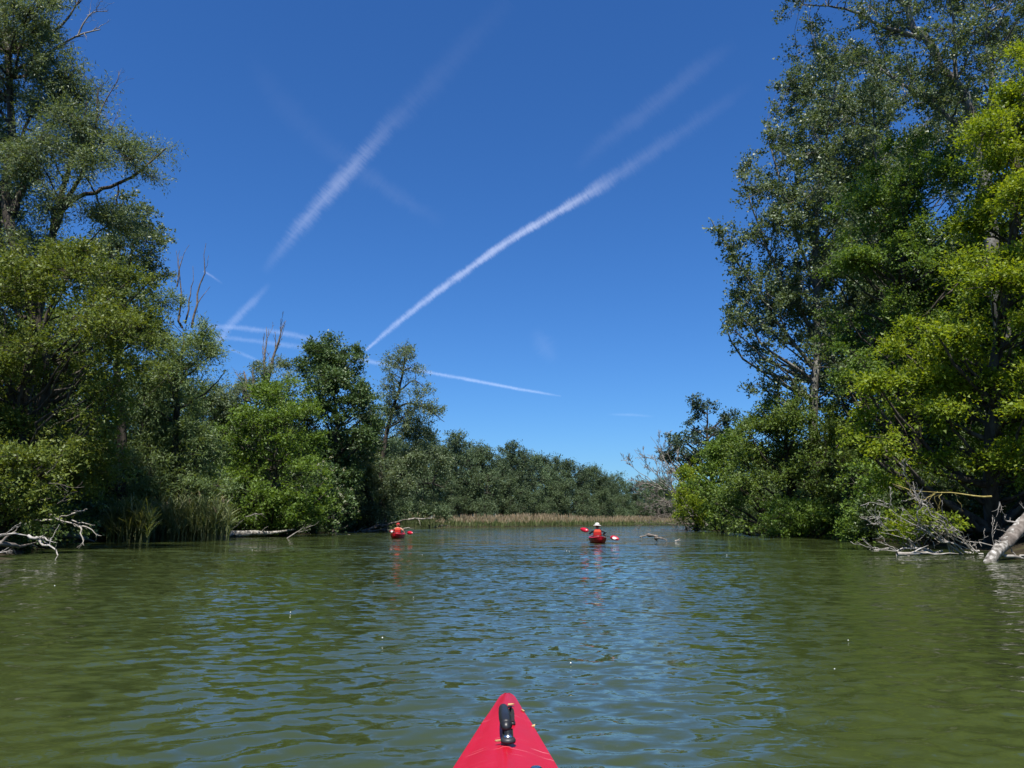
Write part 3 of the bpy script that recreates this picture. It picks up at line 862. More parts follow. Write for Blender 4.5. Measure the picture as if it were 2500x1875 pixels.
# dead tops of the tall left willow are its parts
rng = np.random.default_rng(77)
to = np.array(t1.location)
for pts, r0, mt in (([(-20, 125), (40, 78), (88, 32), (112, -10)], 0.075, 'dead'), ([(60, 190), (105, 100), (160, 52), (200, -12)], 0.085, 'dead_dark'), ([(60, 175), (130, 122), (192, 86), (245, 72)], 0.07, 'dead'),  # the dead_dark branch has its unlit look put into the wood colour
                    ([(190, 88), (205, 55), (228, 30), (262, 28)], 0.04, 'dead'), ([(235, 300), (255, 250), (285, 200), (290, 175)], 0.03, 'dead_dark'), ([(240, 360), (268, 320), (285, 280)], 0.025, 'dead_dark')):
    w = smooth_line([at(p[0], p[1], 31) for p in pts], 9)
    lines = [(w, np.linspace(r0, r0 * 0.3, 9))]
    for i in range(7):
        k = rng.integers(2, 8)
        d = norm(norm(w[k + 1 if k < 8 else k] - w[k - 1]) + rng.normal(size=3) * 0.6 + np.array([0.2, 0, 0.25]))
        dead_branch(rng, w[k], w[k] + d * rng.uniform(0.4, 1.3), r0 * 0.35, 1, 3, out=lines)
    dead_mesh('dead_branch', lines, mt, t1, origin=to)

dead_thing('bare_tree', 'leafless grey tree leaning left over the water at the end of the right bank', 'tree',
           [('trunk', at(1725, 1283, 88), at(1610, 1175, 88), 0.20, 1, 3, dict(up=0.4, r_min=0.02))] +
           [('branch', at(*a, 88), at(*b, 88), 0.085, 3, 7, dict(up=0.15, spread=0.5, r_min=0.017, curl=0.09)) for a, b in
            (((1695, 1255), (1588, 1066)), ((1680, 1240), (1550, 1100)), ((1660, 1222), (1530, 1130)), ((1640, 1204), (1528, 1165)), ((1690, 1250), (1622, 1085)), ((1680, 1245), (1545, 1205)), ((1700, 1260), (1650, 1110)))],
           'dead', 21)
dead_thing('dead_brush', 'tangle of brown dead twigs drooping into the water under the bare tree', 'brush',
           [('branch', at(*a, 84), at(*b, 84), 0.06, 3, 6, dict(up=-0.05, spread=0.65, r_min=0.014)) for a, b in
            (((1705, 1275), (1575, 1240)), ((1700, 1280), (1555, 1285)), ((1705, 1265), (1600, 1200)), ((1710, 1285), (1610, 1292)), ((1715, 1283), (1650, 1296)), ((1690, 1260), (1560, 1262)), ((1690, 1250), (1560, 1225)), ((1690, 1255), (1610, 1215)))], 'dead_dark', 22)
dead_thing('dead_snag', 'thin bare dead stems rising above the willow behind the reeds', 'snag',
           [('stem', at(*a, 43), at(*b, 43), r, d, 2, dict(curl=0.07, spread=0.4, up=0.5, r_min=0.012)) for a, b, r, d in (((445, 800), (430, 612), 0.075, 1), ((432, 700), (462, 598), 0.05, 0), ((452, 790), (471, 650), 0.06, 0), ((468, 800), (503, 594), 0.075, 1))], 'dead_dark', 23)
dead_thing('dead_snag', 'forked bare snag sticking up left of the dark alder', 'snag',
           [('stem', at(650, 940, 67), at(*b, 67), r, 2, 4, dict(curl=0.07, spread=0.4, up=0.6, r_min=0.015)) for b, r in (((698, 783), 0.18), ((650, 798), 0.14), ((682, 830), 0.1))], 'dead_dark', 24)
dead_thing('broken_stump', 'broken split dead trunk left of the forked snag', 'snag',
           [('stem', at(603, 980, 65), at(595, 905, 65), 0.28, 1, 2, dict(curl=0.08)), ('stem', at(606, 980, 65), at(617, 895, 65), 0.2, 0, 0), ('branch', at(600, 940, 65), at(570, 900, 65), 0.06, 2, 4)], 'dead_dark', 25)
# bleached branches, lower left
b0 = at(-60, 1335, 20)
dead_thing('driftwood', 'bleached forked branch reaching to the water, lower left corner', 'branch',
           [('limb', at(-80, 1340, 20.5), at(70, 1308, 20.5), 0.065, 0, 0), ('limb', at(70, 1308, 20.5), at(138, 1325, 20), 0.042, 1, 3), ('limb', at(88, 1312, 20.5), at(134, 1368, 19.2), 0.04, 1, 2),
            ('limb', at(-60, 1345, 20), at(30, 1345, 20), 0.035, 2, 5), ('limb', at(-40, 1315, 20.5), at(45, 1285, 20.5), 0.03, 2, 5)], 'drift', 31)
dead_thing('driftwood', 'pale dead branch with drooping twigs above the bleached fork, lower left', 'branch',
           [('limb', at(60, 1262, 26), at(175, 1255, 26), 0.05, 0, 0), ('limb', at(175, 1255, 26), at(214, 1243, 26), 0.035, 1, 3), ('limb', at(110, 1256, 26), at(200, 1290, 26), 0.05, 1, 3),
            ('limb', at(185, 1283, 26), at(248, 1308, 26), 0.034, 1, 3, dict(up=-0.3)), ('limb', at(190, 1285, 26), at(205, 1332, 25.5), 0.032, 1, 3, dict(up=-0.3)), ('limb', at(175, 1270, 26), at(232, 1282, 26), 0.024, 0, 0)], 'drift', 32)
dead_thing('fallen_log', 'dark log lying at the waterline behind the bleached branches, left', 'log',
           [('log', at(90, 1295, 27), at(230, 1322, 30), 0.22, 0, 0, dict(curl=0.03)), ('log', at(-40, 1330, 21), at(90, 1335, 23), 0.1, 1, 3)], 'dead_dark', 33)
dead_thing('fallen_log', 'pale fallen log at the waterline under the bright green bush', 'log',
           [('log', at(560, 1305, 48), at(722, 1292, 49), 0.24, 0, 0, dict(curl=0.05)), ('stub', at(640, 1297, 48.5), at(655, 1285, 48), 0.06, 0, 0), ('root', at(580, 1305, 48), at(520, 1312, 47), 0.1, 1, 3)], 'bleach', 34)
dead_thing('dead_branch', 'thin arching bare branch beside the reeds at the waterline', 'branch',
           [('limb', at(552, 1302, 45), at(600, 1262, 45), 0.035, 0, 0, dict(sag=-0.1)), ('limb', at(600, 1262, 45), at(645, 1255, 45), 0.03, 2, 5, dict(up=-0.2)), ('limb', at(700, 1315, 46), at(780, 1272, 46), 0.04, 1, 4)], 'dead', 35)
dead_thing('dead_branch', 'small forked branch poking out of the water left of the leaning willow', 'branch',
           [('limb', at(800, 1306, 60), at(850, 1282, 60), 0.06, 1, 3), ('limb', at(830, 1308, 60), at(880, 1306, 58), 0.05, 0, 0), ('limb', at(850, 1302, 70), at(895, 1285, 70), 0.07, 1, 3)], 'dead', 36)
dead_thing('fallen_tree', 'long dark fallen trunk slanting over the water behind the left kayaker', 'log',
           [('trunk', at(885, 1299, 74), at(1000, 1268, 72), 0.24, 0, 0, dict(curl=0.05)), ('trunk_end', at(998, 1268.5, 72), at(1062, 1262, 71), 0.11, 1, 3, dict(curl=0.05), 'dead'),
            ('branch', at(900, 1298, 72), at(975, 1290, 70), 0.12, 2, 4), ('branch', at(900, 1296, 73), at(945, 1272, 72), 0.08, 1, 3)], 'dead_dark', 37)
dead_thing('driftwood', 'thin pale branch floating on the water near the far reeds', 'branch',
           [('limb', at(985, 1291, 90), at(1012, 1290, 90), 0.07, 1, 3), ('limb', at(1050, 1287.5, 125), at(1100, 1285, 125), 0.12, 1, 3)], 'dead', 38)
# half sunken log in mid river
p = at(1590, 1314, 40)
dead_thing('driftwood', 'half sunken brown branch sticking out of the open water right of the kayaker', 'branch',
           [('limb', at(1562, 1311, 40), at(1588, 1305, 40), 0.05, 1, 2, dict(curl=0.06)), ('limb', at(1583, 1306, 40), at(1606, 1312, 39), 0.10, 0, 0, dict(curl=0.06)), ('limb', at(1600, 1309, 39.5), at(1628, 1323, 37.5), 0.085, 0, 0, dict(curl=0.08)),
            ('stub', at(1604, 1309, 39.5), at(1602, 1322, 39), 0.07, 0, 0), ('splinter', at(1612, 1312, 39), at(1632, 1320, 38), 0.03, 1, 3)], 'dead_dark', 39)
dead_thing('driftwood', 'small stub of wood poking out of the water beside the sunken branch', 'branch',
           [('limb', at(1648, 1321, 38), at(1661, 1315, 38), 0.055, 0, 0), ('limb', at(1652, 1320, 38), at(1662, 1318.5, 38), 0.06, 0, 0)], 'dead', 40)
# right: fallen crown, lichen branch, peeled log
dead_thing('fallen_branch', 'spray of thin bleached twigs fallen into the water below the maple', 'branch',
           [('limb', at(*a, 22.5), at(*b, 21.6), r * 1.25, 2, 5, dict(up=0.15, spread=0.5, curl=0.14, r_min=0.006)) for a, b, r in
            (((2345, 1352), (2140, 1230), 0.022), ((2330, 1350), (2200, 1150), 0.022), ((2300, 1345), (2128, 1335), 0.028), ((2350, 1352), (2210, 1250), 0.02), ((2280, 1350), (2150, 1300), 0.02), ((2390, 1345), (2250, 1230), 0.02),
             ((2260, 1348), (2175, 1225), 0.016), ((2370, 1350), (2160, 1268), 0.022), ((2320, 1352), (2235, 1205), 0.02), ((2400, 1352), (2300, 1290), 0.018), ((2250, 1350), (2130, 1280), 0.018), ((2440, 1348), (2330, 1300), 0.02))] + [('log', at(2190, 1352, 21.6), at(2340, 1352, 21.8), 0.06, 1, 3, dict(curl=0.05))], 'drift', 41)
dead_thing('lichen_branch', 'yellow lichen covered dead branch hanging under the maple leaves', 'branch',
           [('limb', at(2420, 1212, 23), at(2215, 1195, 23), 0.03, 0, 0, dict(curl=0.05)), ('limb', at(2218, 1196, 23), at(2178, 1180, 23), 0.022, 1, 2), ('limb', at(2220, 1196, 23), at(2245, 1240, 23), 0.02, 0, 0),
            ('limb', at(2290, 1201, 23), at(2225, 1232, 23), 0.018, 1, 2), ('limb', at(2300, 1201, 23), at(2288, 1250, 23), 0.016, 1, 2), ('limb', at(2330, 1204, 23), at(2352, 1248, 23), 0.014, 0, 0), ('limb', at(2278, 1201, 23), at(2298, 1248, 23), 0.013, 0, 0)], 'lichen', 42)
tree('maple_sapling', 'small yellow-green leafy shoot growing through the fallen twigs, right', 'bush',
     [(2170, 1250), (2220, 1235), (2330, 1255), (2370, 1290), (2340, 1300), (2250, 1290), (2200, 1330), (2160, 1330)], 22.2, 2250, Spec('maple', leaf=0.13, width=0.6, spray=0.35, twigs=4, per=6, lobe=0.28, lai=0.45, flat=0.6), 0.3, base_D=22.9, trunk_r=0.02)
def rough_tube(name, pts, rads, mat, parent, origin, seed, k=16, m=26, amp=0.10):
    """a log: a tube with knots, hollows and ragged ends"""
    r_ = np.random.default_rng(seed)
    P = smooth_line(np.array(pts) - origin, m); rd = np.interp(np.linspace(0, 1, m), np.linspace(0, 1, len(rads)), rads)
    q = Q(); tubes(q, P[None], rd[None], k)
    V = q.V[0].reshape(m, k, 3)
    bump = np.zeros((m, k))
    th = np.arange(k) / k * 6.283; ss = np.linspace(0, 1, m)
    for i in range(9):
        f1, f2 = r_.integers(1, 5), r_.uniform(2, 16)
        bump += np.sin(f1 * th[None, :] + f2 * ss[:, None] * 3 + r_.random() * 6.28) / (2 + 0.5 * f1)
    bump = bump / 1.6 + r_.normal(size=(m, k)) * 0.25
    V = P[:, None, :] + (V - P[:, None, :]) * (1 + amp * bump)[..., None]
    ends = norm(P[-1] - P[-2]); V[-1] += ends * r_.uniform(-0.4, 0.6, (k, 1)) * rd[-1]; V[0] -= ends * r_.uniform(-0.3, 0.5, (k, 1)) * rd[0]
    V = V.reshape(-1, 3)
    F = np.concatenate([q.F[0]])
    o = pymesh(name, list(V) + [P[0], P[-1]], [tuple(f) for f in F] + [((i + 1) % k, i, m * k) for i in range(k)] + [((m - 1) * k + i, (m - 1) * k + (i + 1) % k, m * k + 1) for i in range(k)], M[mat], parent, True)
    return o


dbo = at(20, 1392, 18.6)
db = empty('debris_clump', tuple(dbo))  # clump of floating reed litter, given the shape of a short log
rough_tube('log', [at(-60, 1388, 18.9), at(0, 1386, 18.7), at(58, 1390, 18.5)], [0.12, 0.11, 0.08], 'dead', db, dbo, 9, m=22, amp=0.22)
tag(db, 'stubby tan clump of reed litter lying at the waterline, lower left corner', 'log')
lp = [at(2600, 1175, 20.9), at(2540, 1240, 20.2), at(2490, 1290, 19.6), at(2450, 1330, 19.1), at(2425, 1358, 18.7), at(2405, 1388, 18.4)]
pl = empty('peeled_log', tuple(lp[-1])); o_ = lp[-1]
lg = rough_tube('log', lp, [0.20, 0.18, 0.155, 0.135, 0.125, 0.095], 'bleach', pl, o_, 5, m=40, amp=0.20)
rough_tube('bark', [lp[0], lp[1], lp[2], lp[3]], [0.225, 0.20, 0.172, 0.148], 'dead_dark', lg, o_, 6, m=30, amp=0.13)
rng = np.random.default_rng(43)
for a_, b_, r0, dp in ((at(2480, 1300, 19.5), at(2432, 1292, 19.2), 0.045, 2), (at(2455, 1328, 19.1), at(2428, 1318, 18.9), 0.045, 1), (at(2500, 1280, 19.7), at(2452, 1262, 19.6), 0.035, 2), (at(2440, 1345, 18.9), at(2560, 1352, 19.4), 0.05, 1), (at(2520, 1262, 20), at(2488, 1225, 20), 0.035, 2)):
    dead_mesh('stub', dead_branch(rng, a_, b_, r0, dp, 3, out=[]), 'dead', pl, origin=o_)
tag(pl, 'thick pale peeled log sloping down into the water, right edge', 'log')
dead_thing('dead_branch', 'broken hanging twigs in front of the dark trunk, right edge', 'branch',
           [('limb', at(2440, 1225, 21), at(2432, 1262, 21), 0.018, 1, 3), ('limb', at(2440, 1225, 21), at(2452, 1268, 21), 0.018, 1, 3), ('limb', at(2560, 1165, 21), at(2490, 1140, 21), 0.02, 1, 3)], 'dead', 44)
dead_thing('dead_branch', 'looping bare stem hanging over the bush at the left edge', 'branch',
           [('limb', at(110, 1160, 22), at(155, 1110, 22), 0.012, 1, 4), ('limb', at(120, 1180, 22), at(190, 1190, 22), 0.012, 1, 4), ('limb', at(140, 1230, 22), at(190, 1200, 22), 0.01, 1, 3)], 'dead_dark', 45)


# ---------------------------------------------------------------- reeds
def blades(q, rng, B, H, W, lean, arch):
    """upright grass blades: B (n,3) feet, H heights"""
    n = len(B)
    a = rng.random(n) * 6.283
    dirv = np.stack([np.cos(a), np.sin(a), np.zeros(n)], -1)
    f = rng.random(n) * 6.283
    side = np.stack([np.cos(f), np.sin(f), np.zeros(n)], -1)
    ts = np.array([0, 0.4, 0.75, 1.0]); ws = np.array([0.7, 1.0, 0.75, 0.06])
    ln = (lean * rng.random(n))[:, None]; ar = (arch * rng.random(n))[:, None]
    V = []
    for t, w in zip(ts, ws):
        c = B + dirv * (H[:, None] * (ln * t + ar * t ** 3)) + np.array([0, 0, 1]) * (H[:, None] * (t - 0.45 * ar * t ** 3))
        V += [c - side * (W[:, None] * w / 2), c + side * (W[:, None] * w / 2)]
    V = np.stack(V, 1)
    F = []
    base = np.arange(n)[:, None] * 8
    for k in range(3):
        F.append(base + np.array([[2 * k, 2 * k + 1, 2 * k + 3, 2 * k + 2]]))
    F = np.stack(F, 1).reshape(-1, 4)
    q.add(V.reshape(-1, 3), F, np.repeat(rng.random(n), 3))


rng = np.random.default_rng(51)
q = Q(); qp = Q()
n = 14500
xx = -27 + 110 * rng.random(n) ** 1.15
dd = 0.2 + 13 * rng.random(n) ** 1.3
yy = interp(xx, YFX) + dd
keep = ~((xx < -10) & (dd > 5))
xx, yy, dd = xx[keep], yy[keep], dd[keep]
zz = np.maximum(ground_z(xx, yy), -0.1)
B = np.stack([xx, yy, zz], -1)
clump = 0.85 + 0.15 * np.sin(xx * 0.8) * np.sin(yy * 0.6 + 2) + 0.1 * np.sin(xx * 0.21)
H = rng.uniform(1.4, 2.1, len(xx)) * clump
blades(q, rng, B, H, rng.uniform(0.05, 0.12, len(xx)), 0.15, 0.35)
k = rng.random(len(xx)) < 0.72
k &= xx > -16
Bp = B[k].copy(); Hp = H[k]
blades(qp, rng, Bp + np.stack([np.zeros(len(Hp)), np.zeros(len(Hp)), Hp * 0.62], -1), Hp * 0.60, rng.uniform(0.06, 0.15, len(Hp)), 0.12, 0.25)
bed = empty('reed_bed', (0, 140, 0))
o1 = link('stalks', q.mesh('stalks'), M['reed'], bed); o2 = link('plumes', qp.mesh('plumes'), M['plume'], bed)
for o in (o1, o2): o.location = (0, -140, 0)
tag(bed, 'long bed of green reeds with beige plumes along the far shore', 'reeds', kind='stuff')


def reed_stand(label, pxs, Ds, n, h0, h1, seed, nleaf=5, plumes=0.05):
    rng = np.random.default_rng(seed)
    q = Q(); qp = Q()
    px = rng.uniform(pxs[0], pxs[1], n); D = rng.uniform(Ds[0], Ds[1], n)
    B = np.array([[*ground_xy(a, b), 0] for a, b in zip(px, D)])
    B[:, 2] = np.clip(ground_z(B[:, 0], B[:, 1]), -0.1, 1)
    t = (px - pxs[0]) / (pxs[1] - pxs[0])
    H = rng.uniform(h0, h1, n) * (0.72 + 0.28 * np.sin(np.pi * t) ** 0.5)
    blades(q, rng, B, H, np.full(n, 0.022), 0.16, 0.06)
    for i in range(nleaf):
        s = rng.uniform(0.25, 0.95, n)
        Bl = B + np.stack([rng.normal(size=n) * 0.04, rng.normal(size=n) * 0.04, H * s * 0.92], -1)
        blades(q, rng, Bl, rng.uniform(0.4, 0.85, n), rng.uniform(0.03, 0.055, n), 0.7, 0.9)
    root = empty('reed_stand', tuple(B.mean(0) * [1, 1, 0]))
    o = link('blades', q.mesh('blades'), M['reed'], root); o.location = -root.location
    k = rng.random(n) < plumes
    if k.any():
        blades(qp, rng, B[k] + np.stack([np.zeros(k.sum()), np.zeros(k.sum()), H[k] * 0.95], -1), np.full(k.sum(), 0.38), np.full(k.sum(), 0.09), 0.3, 0.5)
        o = link('plumes', qp.mesh('plumes'), M['plume'], root); o.location = -root.location
    tag(root, label, 'reeds', kind='stuff')


reed_stand('small bright reed clump standing in the water, left bank', (265, 368), (35.2, 37.0), 300, 1.3, 2.2, 61, 7, 0)
reed_stand('tall thick reed stand right of the small clump, left bank', (350, 562), (38.8, 43), 900, 1.4, 2.6, 62, 6, 0.04)
reed_stand('short reeds in the inlet behind the leaning willow', (925, 1060), (118, 128), 900, 1.8, 2.6, 63, 2, 0.1)



# ---------------------------------------------------------------- kayaks, paddles, people
def shell_mat():
    """scuffed red polyethylene"""
    m, n, l = new_mat('red_kayak_plastic')
    tc = n.new('ShaderNodeTexCoord')
    nz = n.new('ShaderNodeTexNoise'); nz.inputs['Scale'].default_value = 4.0; nz.inputs['Detail'].default_value = 6
    l.new(tc.outputs['Object'], nz.inputs['Vector'])
    r = ramp(n, [(0.3, (0.32, 0.003, 0.012)), (0.7, (0.38, 0.0045, 0.017))]); l.new(nz.outputs[0], r.inputs[0])
    # long fine scratches, two directions
    fac = None
    for rot, sc, th in ((R(25), (5, 140, 5), 0.70), (R(-50), (6, 170, 6), 0.715), (R(80), (4, 120, 4), 0.725)):
        mp = n.new('ShaderNodeMapping'); mp.inputs['Rotation'].default_value = (0, 0, rot); mp.inputs['Scale'].default_value = sc
        l.new(tc.outputs['Object'], mp.inputs[0])
        sn = n.new('ShaderNodeTexNoise'); sn.inputs['Scale'].default_value = 1.0; sn.inputs['Detail'].default_value = 2
        l.new(mp.outputs[0], sn.inputs['Vector'])
        mr = n.new('ShaderNodeMapRange'); mr.inputs[1].default_value = th; mr.inputs[2].default_value = th + 0.05; mr.inputs[4].default_value = 0.75
        l.new(sn.outputs[0], mr.inputs[0])
        if fac is None: fac = mr.outputs[0]
        else:
            mx = n.new('ShaderNodeMath'); mx.operation = 'MAXIMUM'; l.new(fac, mx.inputs[0]); l.new(mr.outputs[0], mx.inputs[1]); fac = mx.outputs[0]
    mc = n.new('ShaderNodeMix'); mc.data_type = 'RGBA'; l.new(fac, mc.inputs[0]); l.new(r.outputs[0], mc.inputs[6]); mc.inputs[7].default_value = (0.62, 0.22, 0.23, 1)
    p = n.new('ShaderNodeBsdfPrincipled'); l.new(mc.outputs[2], p.inputs['Base Color']); p.inputs['Specular IOR Level'].default_value = 0.24
    rr = n.new('ShaderNodeMapRange'); rr.inputs[3].default_value = 0.28; rr.inputs[4].default_value = 0.50; l.new(nz.outputs[0], rr.inputs[0]); l.new(rr.outputs[0], p.inputs['Roughness'])
    b2 = n.new('ShaderNodeTexNoise'); b2.inputs['Scale'].default_value = 14; l.new(tc.outputs['Object'], b2.inputs['Vector'])
    bp = n.new('ShaderNodeBump'); bp.inputs['Strength'].default_value = 0.12; bp.inputs['Distance'].default_value = 0.01; l.new(b2.outputs[0], bp.inputs['Height']); l.new(bp.outputs[0], p.inputs['Normal'])
    o = n.new('ShaderNodeOutputMaterial'); l.new(p.outputs[0], o.inputs['Surface'])
    return m


M['kayak'] = shell_mat()
M['rubber'] = plain_mat('black_rubber', (0.012, 0.012, 0.013), 0.42, 0.5)
M['web'] = rough_mat('black_webbing', (0.006, 0.006, 0.007), (0.018, 0.018, 0.02), 160, (1, 1, 1), 0.9, 0.5, dist=0.001)
M['steel'] = plain_mat('steel', (0.62, 0.62, 0.60), 0.25, 0.5, 1.0)
M['black'] = plain_mat('black_plastic', (0.02, 0.02, 0.022), 0.5)
M['vest'] = plain_mat('red_vest', (0.40, 0.016, 0.016), 0.8, 0.2)
M['vest_sunlit'] = plain_mat('sunlit_vest', (0.46, 0.055, 0.03), 0.8, 0.2)  # orange of the sunlit vest top, put into the colour
M['skin'] = plain_mat('skin', (0.40, 0.20, 0.14), 0.55, 0.4)
M['shirt'] = plain_mat('slate_shirt', (0.045, 0.070, 0.078), 0.9, 0.1)
M['trouser'] = plain_mat('dark_cloth', (0.03, 0.032, 0.04), 0.9, 0.1)
M['hat'] = plain_mat('white_hat', (0.60, 0.585, 0.54), 0.9, 0.1)
M['hat_shade'] = plain_mat('shade_ring', (0.10, 0.11, 0.12), 0.9, 0.1)
M['cap'] = plain_mat('red_cap', (0.36, 0.03, 0.028), 0.85, 0.2)
M['hair'] = plain_mat('brown_hair', (0.07, 0.025, 0.014), 0.6, 0.4)
M['blade'] = plain_mat('red_paddle', (0.44, 0.010, 0.030), 0.3, 0.5)
M['white'] = plain_mat('white_mark', (0.62, 0.62, 0.60), 0.5, 0.4)
M['eye'] = plain_mat('dark_eye', (0.02, 0.015, 0.012), 0.3)
M['fluff'] = plain_mat('white_fluff', (0.75, 0.75, 0.70), 0.9, 0.1)
M['dry_leaf'] = plain_mat('dried_catkin', (0.42, 0.30, 0.14), 0.9, 0.1)


def grid_faces(nr, nc, closed=True):
    F = []
    for i in range(nr - 1):
        for j in range(nc if closed else nc - 1):
            j2 = (j + 1) % nc
            F.append((i * nc + j, i * nc + j2, (i + 1) * nc + j2, (i + 1) * nc + j))
    return F


def hull_mesh(name, tab, L, cockpit, parent, ridge_strip=True, n=70):
    """tab rows: distance from the bow, half width, gunwale height, deck rise, bottom height; bow towards +Y"""
    tab = np.array(tab)
    ss = np.concatenate([[0, 0.006, 0.014, 0.026, 0.045], np.linspace(0.07, L - 0.06, n), [L - 0.02, L]])
    V = []; rows = 0
    for s in ss:
        w, ze, rd, zb = [np.interp(s, tab[:, 0], tab[:, k]) for k in (1, 2, 3, 4)]
        h = ze - zb
        rim = min(0.004, 0.25 * w)
        half = [(0, zb), (0.32 * w, zb + 0.03 * h), (0.66 * w, zb + 0.16 * h), (0.88 * w, zb + 0.42 * h), (0.97 * w, zb + 0.75 * h), (w, ze - 0.014), (w + rim, ze - 0.010), (w + rim, ze + 0.001),
                (w - rim, ze + 0.004), (0.90 * w - rim, ze + 0.003 + 0.10 * rd), (0.72 * w, ze + 0.38 * rd), (0.45 * w, ze + 0.74 * rd), (0.22 * w, ze + 0.93 * rd)]
        k = 1.0 if (ridge_strip and s > 0.52) else 0.0
        half += [(min(0.016, 0.14 * w), ze + 0.97 * rd), (min(0.009, 0.08 * w), ze + 0.985 * rd + 0.0034 * k), (0, ze + rd + 0.0036 * k)]
        ring = half + [(-x, z) for x, z in half[-2:0:-1]]
        for x, z in ring: V.append((x, -s, z))
        rows += 1
    nc = len(ring)
    F = grid_faces(rows, nc)
    if cockpit:
        c0, c1, cw = cockpit
        keep = []
        for f in F:
            c = np.mean([V[i] for i in f], 0)
            s = -c[1]; ze = np.interp(s, tab[:, 0], tab[:, 2])
            e = ((s - (c0 + c1) / 2) / ((c1 - c0) / 2)) ** 2 + (c[0] / cw) ** 2
            if c[2] > ze + 0.002 and e < 1: continue
            keep.append(f)
        F = keep
    F.append(tuple(range(nc))); F.append(tuple(range((rows - 1) * nc, rows * nc))[::-1])
    o = pymesh(name, V, F, M['kayak'], parent, True)
    o.data.set_sharp_from_angle(angle=R(38)) if hasattr(o.data, 'set_sharp_from_angle') else None
    if cockpit:
        t = np.linspace(0, 2 * np.pi, 49)[:-1]
        cx = (cw + 0.02) * np.cos(t); cs = (c0 + c1) / 2 + ((c1 - c0) / 2 + 0.02) * np.sin(t)
        w = np.interp(cs, tab[:, 0], tab[:, 1]); ze = np.interp(cs, tab[:, 0], tab[:, 2]); rd = np.interp(cs, tab[:, 0], tab[:, 3])
        f = np.clip(np.abs(cx) / w, 0, 1)
        cz = ze + rd * np.interp(f, [0, 0.22, 0.45, 0.72, 0.9, 1], [1, 0.93, 0.74, 0.38, 0.1, 0])
        prof = [(-0.030, -0.03), (-0.030, 0.022), (-0.005, 0.030), (0.012, 0.024), (0.012, -0.012)]
        V = []
        nrm = np.stack([np.cos(t), np.sin(t)], -1)
        for a, b in prof:
            for i in range(48): V.append((cx[i] + nrm[i, 0] * a, -(cs[i] + nrm[i, 1] * a), cz[i] + b))
        pymesh('coaming', V, grid_faces(5, 48), M['black'], parent, True)
        # seat
        sw, s0, zb = cw * 0.82, c1 - 0.14, float(np.interp(c1 - 0.2, tab[:, 0], tab[:, 4])) + 0.05
        V = []; 
        for (dy, z) in ((0.42, zb + 0.07), (0.30, zb + 0.03), (0.05, zb + 0.02), (-0.04, zb + 0.08), (-0.07, zb + 0.30)):
            for q_ in (-1, -0.6, 0, 0.6, 1): V.append((q_ * sw * (0.85 if z > zb + 0.2 else 1), -(s0 - dy), z + 0.03 * q_ * q_))
        for (dy, z) in ((-0.10, zb + 0.30), (-0.07, zb + 0.05), (0.05, zb - 0.01), (0.30, zb), (0.42, zb + 0.04)):
            for q_ in (-1, -0.6, 0, 0.6, 1): V.append((q_ * sw * (0.85 if z > zb + 0.2 else 1), -(s0 - dy), z + 0.03 * q_ * q_))
        F = grid_faces(10, 5, False) + [tuple(45 + j for j in range(5)) + tuple(range(4, -1, -1))]
        pymesh('seat', V, F, M['black'], parent, True)
    return o


def tube_obj(name, pts, rads, mat, parent, k=12, m=None, cap=True):
    pts = np.asarray(pts, float)
    m = m or 5 * len(pts)
    P = smooth_line(pts, m); Rr = np.interp(np.linspace(0, 1, m), np.linspace(0, 1, len(rads)), rads)
    if cap:
        e0 = P[0] - norm(P[1] - P[0]) * Rr[0] * 0.5; e1 = P[-1] + norm(P[-1] - P[-2]) * Rr[-1] * 0.5
        P = np.vstack([e0, P, e1]); Rr = np.concatenate([[Rr[0] * 0.05], Rr, [Rr[-1] * 0.05]])
    q = Q(); tubes(q, P[None], Rr[None], k)
    return link(name, q.mesh(name, True, False), mat, parent)


def lathe(name, prof, mat, parent, loc=(0, 0, 0), k=24, squash=(1, 1), rot=None):
    V = []
    for r, z in prof:
        for i in range(k):
            a = 2 * math.pi * i / k
            V.append((r * math.cos(a) * squash[0], r * math.sin(a) * squash[1], z))
    F = grid_faces(len(prof), k) + [tuple(range(k))[::-1], tuple(range((len(prof) - 1) * k, len(prof) * k))]
    o = pymesh(name, V, F, mat, parent, True)
    o.location = loc
    if rot: o.rotation_euler = rot
    return o


def on_z(px, py, z):
    d = ray(px, py)
    return np.array([0, 0, CAM_H]) + d * ((z - CAM_H) / d[2])


# --- the kayak we sit in
TIPY, TIPX = 2.80, -0.016
own = empty('kayak', (TIPX, TIPY, 0))
own_tab = [(0, 0.006, 0.318, 0.002, 0.285), (0.006, 0.012, 0.318, 0.004, 0.262), (0.02, 0.018, 0.317, 0.008, 0.225), (0.05, 0.0245, 0.316, 0.012, 0.17), (0.20, 0.046, 0.312, 0.018, 0.04), (0.34, 0.069, 0.308, 0.022, -0.03),
           (0.78, 0.131, 0.298, 0.034, -0.09), (1.4, 0.225, 0.275, 0.060, -0.11), (2.0, 0.295, 0.255, 0.070, -0.12), (2.7, 0.325, 0.250, 0.062, -0.12), (3.4, 0.285, 0.252, 0.040, -0.11), (4.1, 0.18, 0.26, 0.03, -0.08), (4.6, 0.08, 0.28, 0.02, 0.03), (4.85, 0.01, 0.30, 0.005, 0.2)]
hull_mesh('hull', own_tab, 4.85, (2.05, 3.15, 0.205), own, n=90)
tag(own, 'red kayak bow with black grab handle in the foreground', 'kayak')
oo = np.array([TIPX, TIPY, 0])
hp = lambda px, py, z: on_z(px, py, z) - oo
grip = tube_obj('grab_handle', [hp(1229, 1730, 0.375), hp(1231, 1745, 0.382), hp(1236, 1770, 0.376), hp(1239, 1782, 0.366), hp(1241, 1797, 0.352)],
                [0.0135, 0.0155, 0.0140, 0.0100, 0.011], M['rubber'], own, 14, 30)
